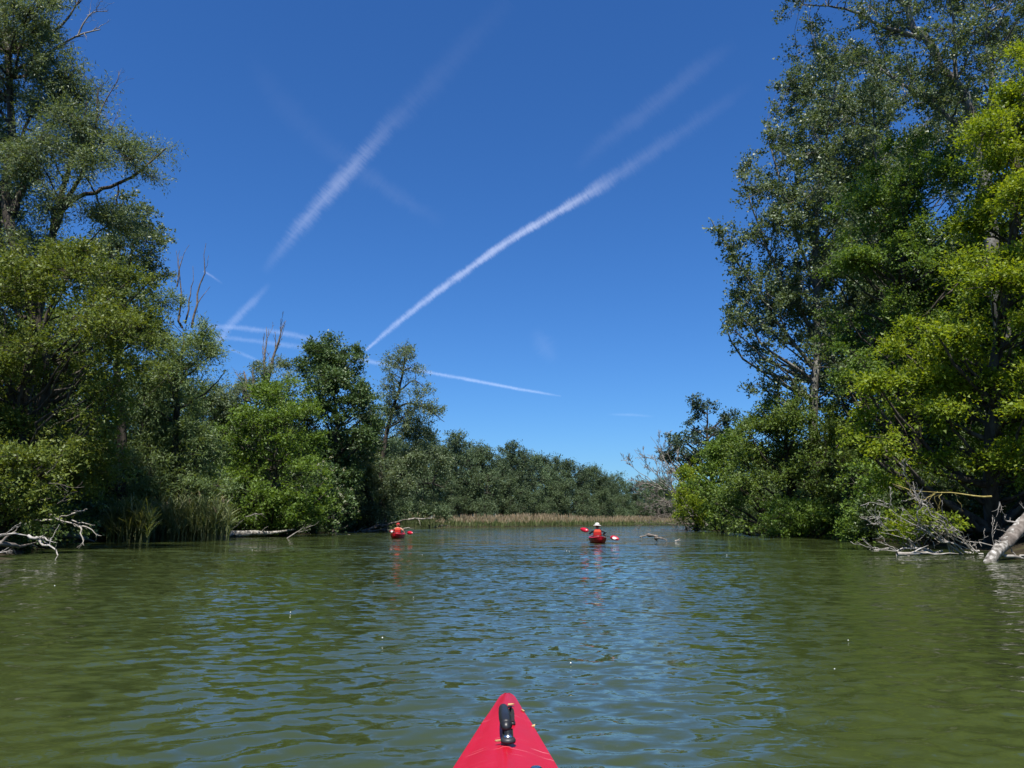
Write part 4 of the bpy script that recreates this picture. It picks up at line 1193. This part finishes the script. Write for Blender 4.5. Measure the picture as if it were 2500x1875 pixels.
tube_obj('sleeve', [hp(1230.5, 1738, 0.381), hp(1233.5, 1755, 0.381), hp(1236.5, 1771, 0.376)], [0.0155, 0.0172, 0.0155], M['rubber'], grip, 14)
def strap(name, pts, w, th, mat, parent):
    P = smooth_line(pts, 14)
    t = norm(np.gradient(P, axis=0)); sd = norm(np.cross(t, np.array([0, 0, 1.0]))); up = np.cross(sd, t)
    V = []
    for i in range(len(P)):
        for a, b in ((-1, -1), (1, -1), (1, 1), (-1, 1)): V.append(P[i] + sd[i] * a * w / 2 + up[i] * b * th / 2)
    return pymesh(name, V, grid_faces(len(P), 4) + [(3, 2, 1, 0), tuple(range(len(V) - 4, len(V)))], mat, parent)
strap('strap', [hp(1235, 1727, 0.37), hp(1245, 1727, 0.358), hp(1250, 1742, 0.346), hp(1250, 1762, 0.338)], 0.014, 0.004, M['web'], own)
strap('strap', [hp(1239, 1780, 0.365), hp(1240, 1795, 0.352), hp(1241, 1808, 0.343)], 0.028, 0.006, M['web'], own)
bolt = lathe('washer', [(0.0, -0.006), (0.019, -0.006), (0.020, 0.0), (0.017, 0.005), (0.0, 0.007)], M['black'], own, tuple(hp(1240.5, 1806, 0.346)), 24)
lathe('screw', [(0.0, 0.0), (0.0125, 0.0), (0.012, 0.004), (0.006, 0.0075), (0.0, 0.008)], M['steel'], bolt, (0, 0.002, 0.0055), 20)
lathe('washer', [(0.0, -0.006), (0.010, -0.006), (0.010, 0.002), (0.0, 0.003)], M['black'], own, tuple(hp(1250, 1764, 0.334)), 16)
lathe('deck_fitting', [(0.0, -0.004), (0.016, -0.004), (0.017, 0.003), (0.010, 0.008), (0.0, 0.009)], M['steel'], own, tuple(hp(1309, 1880, 0.318)), 20)
# dried catkin scraps stuck to the deck
for lab, px, py, z, sz, rz in (('dried tan leaf scrap on the deck in front of the grab handle', 1247, 1723, 0.330, 0.020, 0.6), ('dried tan scrap on the upper right edge of the bow', 1277, 1738, 0.312, 0.012, 2.0), ('dried tan scrap lower on the right edge of the bow', 1302, 1775, 0.308, 0.014, 1.2),
                               ('pale leaf fragment beside the grab handle bolt', 1222, 1812, 0.337, 0.018, 0.2)):
    c = on_z(px, py, z)
    r_ = np.random.default_rng(int(px))
    V = []; m_ = 7
    for i in range(m_):
        a = i / m_ * 6.283
        rr_ = sz * 0.5 * r_.uniform(0.6, 1.2)
        V.append((rr_ * 1.7 * math.cos(a), rr_ * 0.7 * math.sin(a), 0.003 + r_.uniform(0, 0.004)))
    V += [(x * 0.9, y * 0.9, z_ - 0.003) for x, y, z_ in V]
    V.append((0, 0, 0.007))
    F = [(i, (i + 1) % m_, 2 * m_) for i in range(m_)] + [((i + 1) % m_, i, m_ + i, m_ + (i + 1) % m_) for i in range(m_)] + [tuple(range(2 * m_ - 1, m_ - 1, -1))]
    o = pymesh('dried_leaf', V, F, M['dry_leaf'])
    o.location = c; o.rotation_euler = (0, 0, rz)
    tag(o, lab, 'leaf', 'scraps on the bow')


# --- the two kayakers
def skin_mesh(name, verts, edges, mat, parent, root=0, sub=2):
    me = bpy.data.meshes.new(name + '_frame')
    me.from_pydata([tuple(v[:3]) for v in verts], edges, [])
    tmp = bpy.data.objects.new('tmp', me); COL.objects.link(tmp)
    md = tmp.modifiers.new('s', 'SKIN'); md.use_smooth_shade = True
    for i, v in enumerate(verts):
        d = me.skin_vertices[0].data[i]
        r_ = v[3]
        d.radius = r_ if isinstance(r_, tuple) else (r_, r_)
        d.use_root = (i == root)
    sb = tmp.modifiers.new('u', 'SUBSURF'); sb.levels = sub; sb.render_levels = sub
    bpy.context.view_layer.update()
    ev = tmp.evaluated_get(bpy.context.evaluated_depsgraph_get())
    out = bpy.data.meshes.new_from_object(ev)
    out.name = name
    bpy.data.objects.remove(tmp)
    for p in out.polygons: p.use_smooth = True
    return link(name, out, mat, parent)


def hand(verts, edges, wrist_i, wrist, centre, axis):
    """palm and five fingers closed round a shaft that runs along axis through centre"""
    axis = norm(axis); fwd = norm(centre - wrist); up = norm(np.cross(axis, fwd))
    palm = wrist + (centre - wrist) * 0.62 + up * 0.010
    ip = len(verts); verts.append((*palm, (0.034, 0.018))); edges.append((wrist_i, ip))
    for k, ln in zip((-0.033, -0.011, 0.011, 0.032), (0.92, 1.05, 1.0, 0.8)):
        b = palm + axis * k + fwd * 0.030
        prev = ip
        for (f, u_) in ((0.030, 0.012), (0.052 * ln, 0.004), (0.050 * ln, -0.020), (0.028, -0.026)):
            i = len(verts); verts.append((*(palm + axis * k + fwd * f + up * u_), 0.0085)); edges.append((prev, i)); prev = i
    prev = ip
    for (f, u_, a_) in ((0.004, -0.006, 0.042), (0.022, -0.024, 0.046), (0.040, -0.030, 0.036)):
        i = len(verts); verts.append((*(palm + axis * a_ + fwd * f + up * u_), 0.0095)); edges.append((prev, i)); prev = i


def kayaker(px, D, head_yaw, bl, br, tl, tr, hat, sleeves, labels):
    x0, y0 = ground_xy(px, D)
    # boat
    k = empty('kayak', (x0, y0 + 1.75, 0))
    tab = [(0, 0.01, 0.30, 0.005, 0.16), (0.1, 0.07, 0.29, 0.02, 0.05), (0.5, 0.22, 0.26, 0.06, -0.06), (1.0, 0.33, 0.235, 0.08, -0.09), (1.6, 0.37, 0.225, 0.07, -0.10), (2.2, 0.36, 0.23, 0.06, -0.09), (2.7, 0.27, 0.245, 0.055, -0.05),
           (3.0, 0.14, 0.265, 0.035, 0.02), (3.12, 0.05, 0.28, 0.015, 0.10), (3.15, 0.015, 0.285, 0.006, 0.14)]
    hull_mesh('hull', tab, 3.15, (1.25, 2.15, 0.25), k, n=40)
    tube_obj('grab_handle', [(-0.05, -3.02, 0.30), (0, -3.10, 0.335), (0.05, -3.02, 0.30)], [0.008, 0.012, 0.008], M['rubber'], k)
    tube_obj('grab_handle', [(-0.04, -0.10, 0.31), (0, -0.03, 0.34), (0.04, -0.10, 0.31)], [0.008, 0.012, 0.008], M['rubber'], k)
    tag(k, labels[0], 'kayak', 'kayaks ahead on the river')
    # paddle
    bl, br = np.array(bl, float), np.array(br, float)
    ax = norm(br - bl)
    pd = empty('paddle', (x0, y0, 0))
    tube_obj('shaft', [bl + ax * 0.12, (bl + br) / 2, br - ax * 0.12], [0.015, 0.016, 0.015], M['black'], pd, 10)
    for c, sg, mark in ((bl, -1, labels[4][0]), (br, 1, labels[4][1])):
        a = ax * sg
        nrm = norm(np.array([0, -1, 0.15]) - a * np.dot(a, np.array([0, -1, 0.15])))
        s_ = np.cross(nrm, a)
        V = []; m_ = 28
        for lay in (-1, 1):
            for i in range(m_):
                th = 2 * math.pi * i / m_
                u_, v_ = math.cos(th), math.sin(th)
                wv = 0.105 * (1 - 0.10 * u_) * (0.85 + 0.15 * (u_ > -0.9))
                V.append(c + a * (0.235 * u_) + s_ * (wv * v_ * (1 if v_ > 0 else 0.92)) + nrm * (0.008 * lay + 0.02 * (1 - u_ * u_) * 0.6))
        cN = c + nrm * (0.008 + 0.028); cP = c + nrm * (-0.008 + 0.028)
        V += [cP, cN]
        F = [(i, (i + 1) % m_, m_ + (i + 1) % m_, m_ + i) for i in range(m_)] + [((i + 1) % m_, i, 2 * m_) for i in range(m_)] + [(m_ + i, m_ + (i + 1) % m_, 2 * m_ + 1) for i in range(m_)]
        b = pymesh('blade', V, F, M['blade'], pd, True)
        if mark:
            V = [c + nrm * 0.040]
            for i in range(20):
                th = 2 * math.pi * i / 20
                V.append(c + a * (0.105 * math.cos(th)) + s_ * (0.058 * math.sin(th)) + nrm * 0.037)
            V += [v - nrm * 0.012 for v in V[1:]]
            pymesh('white_mark', V, [(0, i + 1, (i + 1) % 20 + 1) for i in range(20)] + [(i + 1, 21 + i, 21 + (i + 1) % 20, (i + 1) % 20 + 1) for i in range(20)], M['white'], b)
    tag(pd, labels[2], 'paddle', 'paddles')
    # person
    pe = empty('person', (x0, y0, 0))
    V = [(0, 0, 0.16, (0.155, 0.115)), (0, -0.01, 0.32, (0.135, 0.10)), (0, 0.0, 0.46, (0.150, 0.105)), (0, 0.005, 0.555, (0.10, 0.075)), (0, 0.01, 0.615, 0.052), (0, 0.02, 0.66, 0.056)]
    E = [(0, 1), (1, 2), (2, 3), (3, 4), (4, 5)]
    hd = np.array([math.sin(head_yaw), math.cos(head_yaw), 0]); hs_ = np.array([hd[1], -hd[0], 0])
    hc = np.array([0, 0.025, 0.74])
    for p, r_ in ((hc + [0, 0, -0.025], (0.074, 0.085)), (hc + [0, 0, 0.035], (0.078, 0.094)), (hc + [0, 0, 0.088], (0.052, 0.062))):
        V.append((*p, r_)); E.append((len(V) - 2, len(V) - 1))
    nose = len(V); V.append((*(hc + hd * 0.108 + [0, 0, -0.012]), 0.014)); E.append((6, nose))
    for s_ in (-1, 1):
        i = len(V); V.append((*(hc + hs_ * 0.090 * s_ + [0, 0, -0.005]), 0.014)); E.append((6, i))
    # legs under the deck
    for s_ in (-1, 1):
        prev = 0
        for p in ((0.10 * s_, 0.16, 0.13, 0.085), (0.17 * s_, 0.52, 0.20, 0.062), (0.12 * s_, 0.88, 0.06, 0.046), (0.11 * s_, 0.96, 0.12, 0.034)):
            i = len(V); V.append(p); E.append((prev, i)); prev = i
    body_v, body_e = V, E
    arms = []
    for s_, t, in ((-1, tl), (1, tr)):
        c = bl + (br - bl) * t
        sh = np.array([0.185 * s_, 0.0, 0.545])
        d = c - sh; L = np.linalg.norm(d)
        wr = c - norm(d) * 0.075
        ua, fa = 0.29, 0.26
        Lw = min(np.linalg.norm(wr - sh), ua + fa - 0.01)
        kk = (ua * ua - fa * fa + Lw * Lw) / (2 * Lw); hh = math.sqrt(max(ua * ua - kk * kk, 0.0))
        dn = norm(wr - sh); pole = np.array([0.75 * s_, -0.45, -0.7]); pole = norm(pole - dn * np.dot(pole, dn))
        el = sh + dn * kk + pole * hh
        i0 = len(body_v)
        body_v += [(*(sh * [0.62, 1, 1] + [0, 0, 0.0]), 0.070), (*sh, 0.060), (*((sh + el) / 2), 0.046), (*el, 0.040), (*((el + wr) / 2), 0.037), (*wr, 0.026)]
        body_e += [(3, i0)] + [(i0 + j, i0 + j + 1) for j in range(5)]
        hand(body_v, body_e, i0 + 5, wr, c, ax)
        arms.append((sh, el, wr))
    body = skin_mesh('body', body_v, body_e, M['skin'], pe)
    for s_ in (-1, 1):
        lathe('eye', [(0, -0.008), (0.008, -0.004), (0.008, 0.004), (0, 0.008)], M['eye'], pe, tuple(hc + hd * 0.086 + hs_ * 0.032 * s_ + [0, 0, 0.012]), 8)
    if sleeves:
        V = [(0, 0, 0.15, (0.162, 0.122)), (0, -0.01, 0.32, (0.143, 0.108)), (0, 0.0, 0.46, (0.158, 0.113)), (0, 0.005, 0.56, (0.105, 0.078))]
        E = [(0, 1), (1, 2), (2, 3)]
        for s_, (sh, el, wr) in zip((-1, 1), arms):
            i0 = len(V)
            V += [(*(sh * [0.62, 1, 1]), 0.076), (*sh, 0.068), (*((sh + el) / 2), 0.056), (*el, 0.050), (*((el + wr) / 2), 0.045), (*wr, 0.036)]
            E += [(3, i0)] + [(i0 + j, i0 + j + 1) for j in range(5)]
        skin_mesh('shirt', V, E, M['shirt'], pe)
    V = [(0, 0.0, 0.13, (0.165, 0.125)), (0, 0.12, 0.135, (0.15, 0.095))]; E = [(0, 1)]
    for s_ in (-1, 1):
        i0 = len(V)
        V += [(0.10 * s_, 0.18, 0.13, 0.092), (0.17 * s_, 0.52, 0.20, 0.070), (0.12 * s_, 0.86, 0.07, 0.052)]
        E += [(1, i0), (i0, i0 + 1), (i0 + 1, i0 + 2)]
    skin_mesh('trousers', V, E, M['trouser'], pe)
    # life vest: back and front shell with arm holes and shoulder straps
    V = []; kk = 32
    rows = [(0.20, 0.175, 0.140, 0), (0.24, 0.185, 0.150, 0), (0.34, 0.185, 0.150, 0), (0.44, 0.182, 0.150, 0.0), (0.50, 0.168, 0.146, 0.0), (0.545, 0.148, 0.135, 0.0), (0.585, 0.125, 0.105, 0.0), (0.60, 0.100, 0.085, 0.0), (0.585, 0.085, 0.070, 0)]
    for z, rx, ry, _ in rows:
        for i in range(kk):
            a = 2 * math.pi * i / kk
            ca, sa = math.cos(a), math.sin(a)
            e = 0.72
            V.append((rx * math.copysign(abs(ca) ** e, ca), ry * math.copysign(abs(sa) ** e, sa), z))
    vest = pymesh('life_vest', V, grid_faces(len(rows), kk), M['vest'], pe, True)
    # sunlight on the shoulders, painted as a lighter orange layer, a belt and a buckle strap
    V = []
    for z, rx, ry in ((0.455, 0.186, 0.156), (0.50, 0.174, 0.152), (0.545, 0.154, 0.141), (0.588, 0.129, 0.110)):
        for i in range(kk):
            a = 2 * math.pi * i / kk; ca, sa = math.cos(a), math.sin(a)
            V.append((rx * math.copysign(abs(ca) ** 0.72, ca), ry * math.copysign(abs(sa) ** 0.72, sa), z))
    pymesh('sunlit_shoulders', V, grid_faces(4, kk), M['vest_sunlit'], vest, True)
    V = []
    for z, g in ((0.268, 0.006), (0.27, 0.010), (0.295, 0.010), (0.297, 0.006)):
        for i in range(kk):
            a = 2 * math.pi * i / kk; ca, sa = math.cos(a), math.sin(a)
            V.append(((0.185 + g) * math.copysign(abs(ca) ** 0.72, ca), (0.150 + g) * math.copysign(abs(sa) ** 0.72, sa), z))
    pymesh('belt', V, grid_faces(4, kk), M['vest'], vest, True)
    # head wear
    if hat == 'bucket':
        h = lathe('sun_hat', [(0.092, 0.0), (0.185, -0.034), (0.196, -0.044), (0.188, -0.028), (0.100, 0.014), (0.098, 0.055), (0.086, 0.085), (0.050, 0.098), (0.0, 0.101)], M['hat'], pe, tuple(hc + [0, 0, 0.045]), 28, (1, 1.1), (R(-6), R(3), 0))
        lathe('hat_shade_ring', [(0.1015, 0.012), (0.1035, 0.016), (0.1015, 0.038), (0.0995, 0.040)], M['hat_shade'], h, (0, 0, 0), 28, (1, 1.1))  # grey ring that paints the shade on the white hat
        lathe('hair', [(0.0, -0.085), (0.055, -0.085), (0.085, -0.05), (0.090, 0.0), (0.085, 0.04), (0.0, 0.05)], M['hair'], pe, tuple(hc + [0, -0.020, 0.015]), 20, (0.95, 0.95))
    else:
        h = lathe('cap', [(0.096, 0.0), (0.099, 0.012), (0.094, 0.045), (0.075, 0.075), (0.035, 0.092), (0.0, 0.095)], M['cap'], pe, tuple(hc + [0, 0, 0.040]), 24, (0.95, 1.12), (0, 0, -head_yaw))
        V = []
        for i in range(13):
            a = math.pi * (i / 12.0); ca, sa = math.cos(a), math.sin(a)
            V += [(0.088 * ca, 0.098 * sa * 0.9 + 0.02, 0.004), (0.085 * ca, 0.02 + 0.175 * sa, -0.012 + 0.0 * sa)]
        V += [(x, y, z - 0.005) for x, y, z in V]
        F = [(2 * i, 2 * i + 1, 2 * i + 3, 2 * i + 2) for i in range(12)] + [(26 + 2 * i + 2, 26 + 2 * i + 3, 26 + 2 * i + 1, 26 + 2 * i) for i in range(12)] + [(2 * i + 1, 27 + 2 * i, 29 + 2 * i, 2 * i + 3) for i in range(12)]
        pymesh('visor', V, F, M['cap'], h, True)
        bk = hc - hd * 0.030
        lathe('hair', [(0.0, -0.085), (0.060, -0.085), (0.084, -0.05), (0.088, 0.0), (0.084, 0.04), (0.0, 0.05)], M['hair'], pe, tuple(bk + [0, 0, 0.015]), 20, (0.95, 0.95))
        tube_obj('ponytail', [hc - hd * 0.095 + [0, 0, 0.02], hc - hd * 0.135 + [0, 0, -0.03], hc - hd * 0.12 + [0, 0, -0.11]], [0.022, 0.03, 0.012], M['hair'], pe)
    tag(pe, labels[1], 'person', 'kayakers')


kayaker(1458, 35.5, 0.05, (-0.52, 0.72, 0.56), (0.73, -0.33, 0.20), 0.22, 0.66, 'bucket', True,
        ('red kayak under the paddler in the white sun hat', 'person in white sun hat, red vest and dark long sleeves, paddling away', 'red-bladed paddle held by the person in the white hat', '', (False, True)))
kayaker(972, 45.5, -0.9, (-0.44, 0.72, 0.37), (0.74, -0.28, 0.30), 0.25, 0.68, 'cap', False,
        ('red kayak under the paddler in the red cap', 'person in red cap and orange-red vest with bare arms, looking left', 'red-bladed paddle held by the person in the red cap', '', (True, False)))

# ---------------------------------------------------------------- contrails, nine kilometres up
def contrail_material():
    m, n, l = new_mat('contrail_ice')
    uv = n.new('ShaderNodeUVMap'); uv.uv_map = 'UVMap'
    sp_ = n.new('ShaderNodeSeparateXYZ'); l.new(uv.outputs[0], sp_.inputs[0])
    # across: soft falloff
    a = n.new('ShaderNodeMath'); a.operation = 'MULTIPLY_ADD'; a.inputs[1].default_value = 2; a.inputs[2].default_value = -1; l.new(sp_.outputs[1], a.inputs[0])
    ab = n.new('ShaderNodeMath'); ab.operation = 'ABSOLUTE'; l.new(a.outputs[0], ab.inputs[0])
    def noise(sc, sx, det):
        mp = n.new('ShaderNodeMapping'); mp.inputs['Scale'].default_value = sx; l.new(uv.outputs[0], mp.inputs[0])
        z = n.new('ShaderNodeTexNoise'); z.inputs['Scale'].default_value = sc; z.inputs['Detail'].default_value = det; z.inputs['Roughness'].default_value = 0.6
        l.new(mp.outputs[0], z.inputs['Vector']); return z.outputs[0]
    n1 = noise(1.0, (2.2, 1.3, 1), 7)
    # fine slanted filaments
    mp = n.new('ShaderNodeMapping'); mp.inputs['Rotation'].default_value = (0, 0, R(38)); mp.inputs['Scale'].default_value = (22, 2.0, 1); l.new(uv.outputs[0], mp.inputs[0])
    n2 = n.new('ShaderNodeTexNoise'); n2.inputs['Scale'].default_value = 1.0; n2.inputs['Detail'].default_value = 5; n2.inputs['Roughness'].default_value = 0.65; l.new(mp.outputs[0], n2.inputs['Vector'])
    ad = n.new('ShaderNodeMath'); ad.operation = 'MULTIPLY_ADD'; ad.inputs[1].default_value = 0.95; l.new(n1, ad.inputs[0]); l.new(ab.outputs[0], ad.inputs[2])
    ad2 = n.new('ShaderNodeMath'); ad2.operation = 'MULTIPLY_ADD'; ad2.inputs[1].default_value = 0.75; l.new(n2.outputs[0], ad2.inputs[0]); l.new(ad.outputs[0], ad2.inputs[2])
    mr = n.new('ShaderNodeMapRange'); mr.interpolation_type = 'SMOOTHSTEP'
    mr.inputs[1].default_value = 1.62; mr.inputs[2].default_value = 0.70; l.new(ad2.outputs[0], mr.inputs[0])
    at_ = n.new('ShaderNodeAttribute'); at_.attribute_name = 'fade'
    al = n.new('ShaderNodeMath'); al.operation = 'MULTIPLY'; al.use_clamp = True;  l.new(mr.outputs[0], al.inputs[0]); l.new(at_.outputs['Fac'], al.inputs[1])
    # never reaches the ribbon's edge
    e = n.new('ShaderNodeMapRange'); e.inputs[1].default_value = 1.0; e.inputs[2].default_value = 0.35; l.new(ab.outputs[0], e.inputs[0])
    al2 = n.new('ShaderNodeMath'); al2.operation = 'MULTIPLY'; l.new(al.outputs[0], al2.inputs[0]); l.new(e.outputs[0], al2.inputs[1])
    tr = n.new('ShaderNodeBsdfTransparent')
    tl = n.new('ShaderNodeBsdfTranslucent'); tl.inputs['Color'].default_value = (0.9, 0.9, 0.9, 1)
    mx = n.new('ShaderNodeMixShader'); l.new(al2.outputs[0], mx.inputs[0]); l.new(tr.outputs[0], mx.inputs[1]); l.new(tl.outputs[0], mx.inputs[2])
    o = n.new('ShaderNodeOutputMaterial'); l.new(mx.outputs[0], o.inputs['Surface'])
    return m


M['contrail'] = contrail_material()
ALT = [9000.0]


def contrail(label, pts):
    """pts: px, py, width px, strength"""
    ALT[0] += 60.0
    P = smooth_line(np.array(pts, float), 8 * len(pts))
    d = norm(np.gradient(P[:, :2], axis=0)); nn = np.stack([-d[:, 1], d[:, 0]], -1)
    V, uv, fd = [], [], []
    acc = np.concatenate([[0], np.cumsum(np.linalg.norm(np.diff(P[:, :2], axis=0), axis=1))]) / 100.0
    m_ = 5
    for i in range(len(P)):
        for j in range(m_):
            t = j / (m_ - 1)
            c = P[i, :2] + nn[i] * (t - 0.5) * P[i, 2]
            r_ = ray(c[0], c[1])
            V.append(np.array([0, 0, CAM_H]) + r_ * ((ALT[0] - CAM_H) / r_[2])); uv.append((acc[i] + ALT[0], t)); fd.append(P[i, 3] * 0.22)
    F = grid_faces(len(P), m_, False)
    o = pymesh('contrail', V, F, M['contrail'])
    u = o.data.uv_layers.new(name='UVMap')
    for lp in o.data.loops: u.data[lp.index].uv = uv[lp.vertex_index]
    a_ = o.data.attributes.new('fade', 'FLOAT', 'POINT')
    a_.data.foreach_set('value', np.maximum(fd, 0).astype(np.float32))
    tag(o, label, 'contrail', 'contrails in the sky')


contrail('bright long contrail slanting up to the right from above the airy willow', [(893, 855, 14, 0.50), (950, 806, 28, 0.55), (1017, 751, 34, 0.60), (1130, 667, 38, 0.68), (1243, 588, 40, 0.76), (1356, 520, 44, 0.76), (1440, 470, 62, 0.50), (1500, 432, 74, 0.20), (1600, 365, 80, 0.10), (1720, 285, 80, 0.05), (1840, 200, 60, 0.0)])
contrail('faint wide upper continuation of the bright contrail, towards the right poplars', [(1400, 420, 60, 0.0), (1470, 350, 90, 0.04), (1580, 270, 90, 0.07), (1680, 190, 90, 0.06), (1800, 100, 80, 0.0)])
contrail('feathery broad contrail rising steeply left of the middle of the sky', [(640, 668, 50, 0.0), (690, 605, 66, 0.14), (745, 538, 78, 0.32), (800, 475, 84, 0.38), (860, 408, 86, 0.32), (925, 335, 90, 0.16), (995, 262, 110, 0.06), (1085, 170, 120, 0.035), (1240, 0, 110, 0.008)])
contrail('short faint contrail low on the left above the snags', [(520, 850, 40, 0.22), (570, 785, 46, 0.26), (620, 735, 40, 0.20), (660, 690, 30, 0.0)])
contrail('thin level contrail behind the forked snag, upper of two', [(505, 796, 26, 0.22), (600, 802, 28, 0.30), (700, 815, 28, 0.30), (800, 838, 30, 0.16), (870, 850, 20, 0.0)])
contrail('thin level contrail behind the forked snag, lower of two', [(520, 822, 22, 0.16), (620, 832, 26, 0.22), (760, 852, 30, 0.24), (880, 878, 26, 0.34), (1000, 900, 20, 0.42), (1150, 928, 18, 0.52), (1280, 952, 16, 0.50), (1370, 967, 10, 0.12)])
contrail('faint diffuse contrail crossing the feathery one', [(600, 120, 80, 0.0), (680, 240, 130, 0.018), (790, 350, 120, 0.022), (900, 430, 100, 0.05), (990, 490, 80, 0.045), (1090, 550, 80, 0.0)])
contrail('tiny thin contrail beside the dead stems on the left', [(497, 662, 12, 0.30), (520, 676, 12, 0.24), (545, 694, 12, 0.0)])
contrail('short thin contrail low behind the snags', [(560, 852, 18, 0.18), (610, 872, 18, 0.22), (650, 890, 18, 0.0)])
contrail('hair-thin faint contrail low above the far wood on the right', [(1480, 1012, 12, 0.0), (1540, 1013, 14, 0.16), (1600, 1017, 12, 0.0)])
contrail('faint veil patch low in the middle of the sky', [(1300, 800, 60, 0.0), (1330, 845, 110, 0.07), (1360, 890, 60, 0.0)])

# ---------------------------------------------------------------- poplar fluff floating on the water
rng = np.random.default_rng(91)
q = Q()
nf = 16
D = np.exp(rng.uniform(math.log(3.2), math.log(32), nf)); px = rng.uniform(-100, 2600, nf)
B = np.array([[*ground_xy(a, b), 0.012] for a, b in zip(px, D)])
okf = shore(B[:, 0], B[:, 1]) > 1.0
okf &= ~((np.abs(B[:, 0]) < 0.5) & (B[:, 1] < 3.2))
B = B[okf]
sz = rng.uniform(0.003, 0.007, len(B)) * (0.5 + 0.05 * B[:, 1])
P = np.stack([B - np.array([0, 0, 1]) * sz[:, None], B - np.array([0, 0, 0.4]) * sz[:, None], B + np.array([0, 0, 0.5]) * sz[:, None], B + np.array([0.1, 0, 1.1]) * sz[:, None]], 1)
tubes(q, P, np.stack([sz * 0.5, sz * 1.1, sz * 0.9, sz * 0.1], 1), 6)
fl = link('floating_fluff', q.mesh('floating_fluff', True, False), M['fluff'])
tag(fl, 'scattered white poplar fluff floating on the water', 'fluff', kind='stuff')
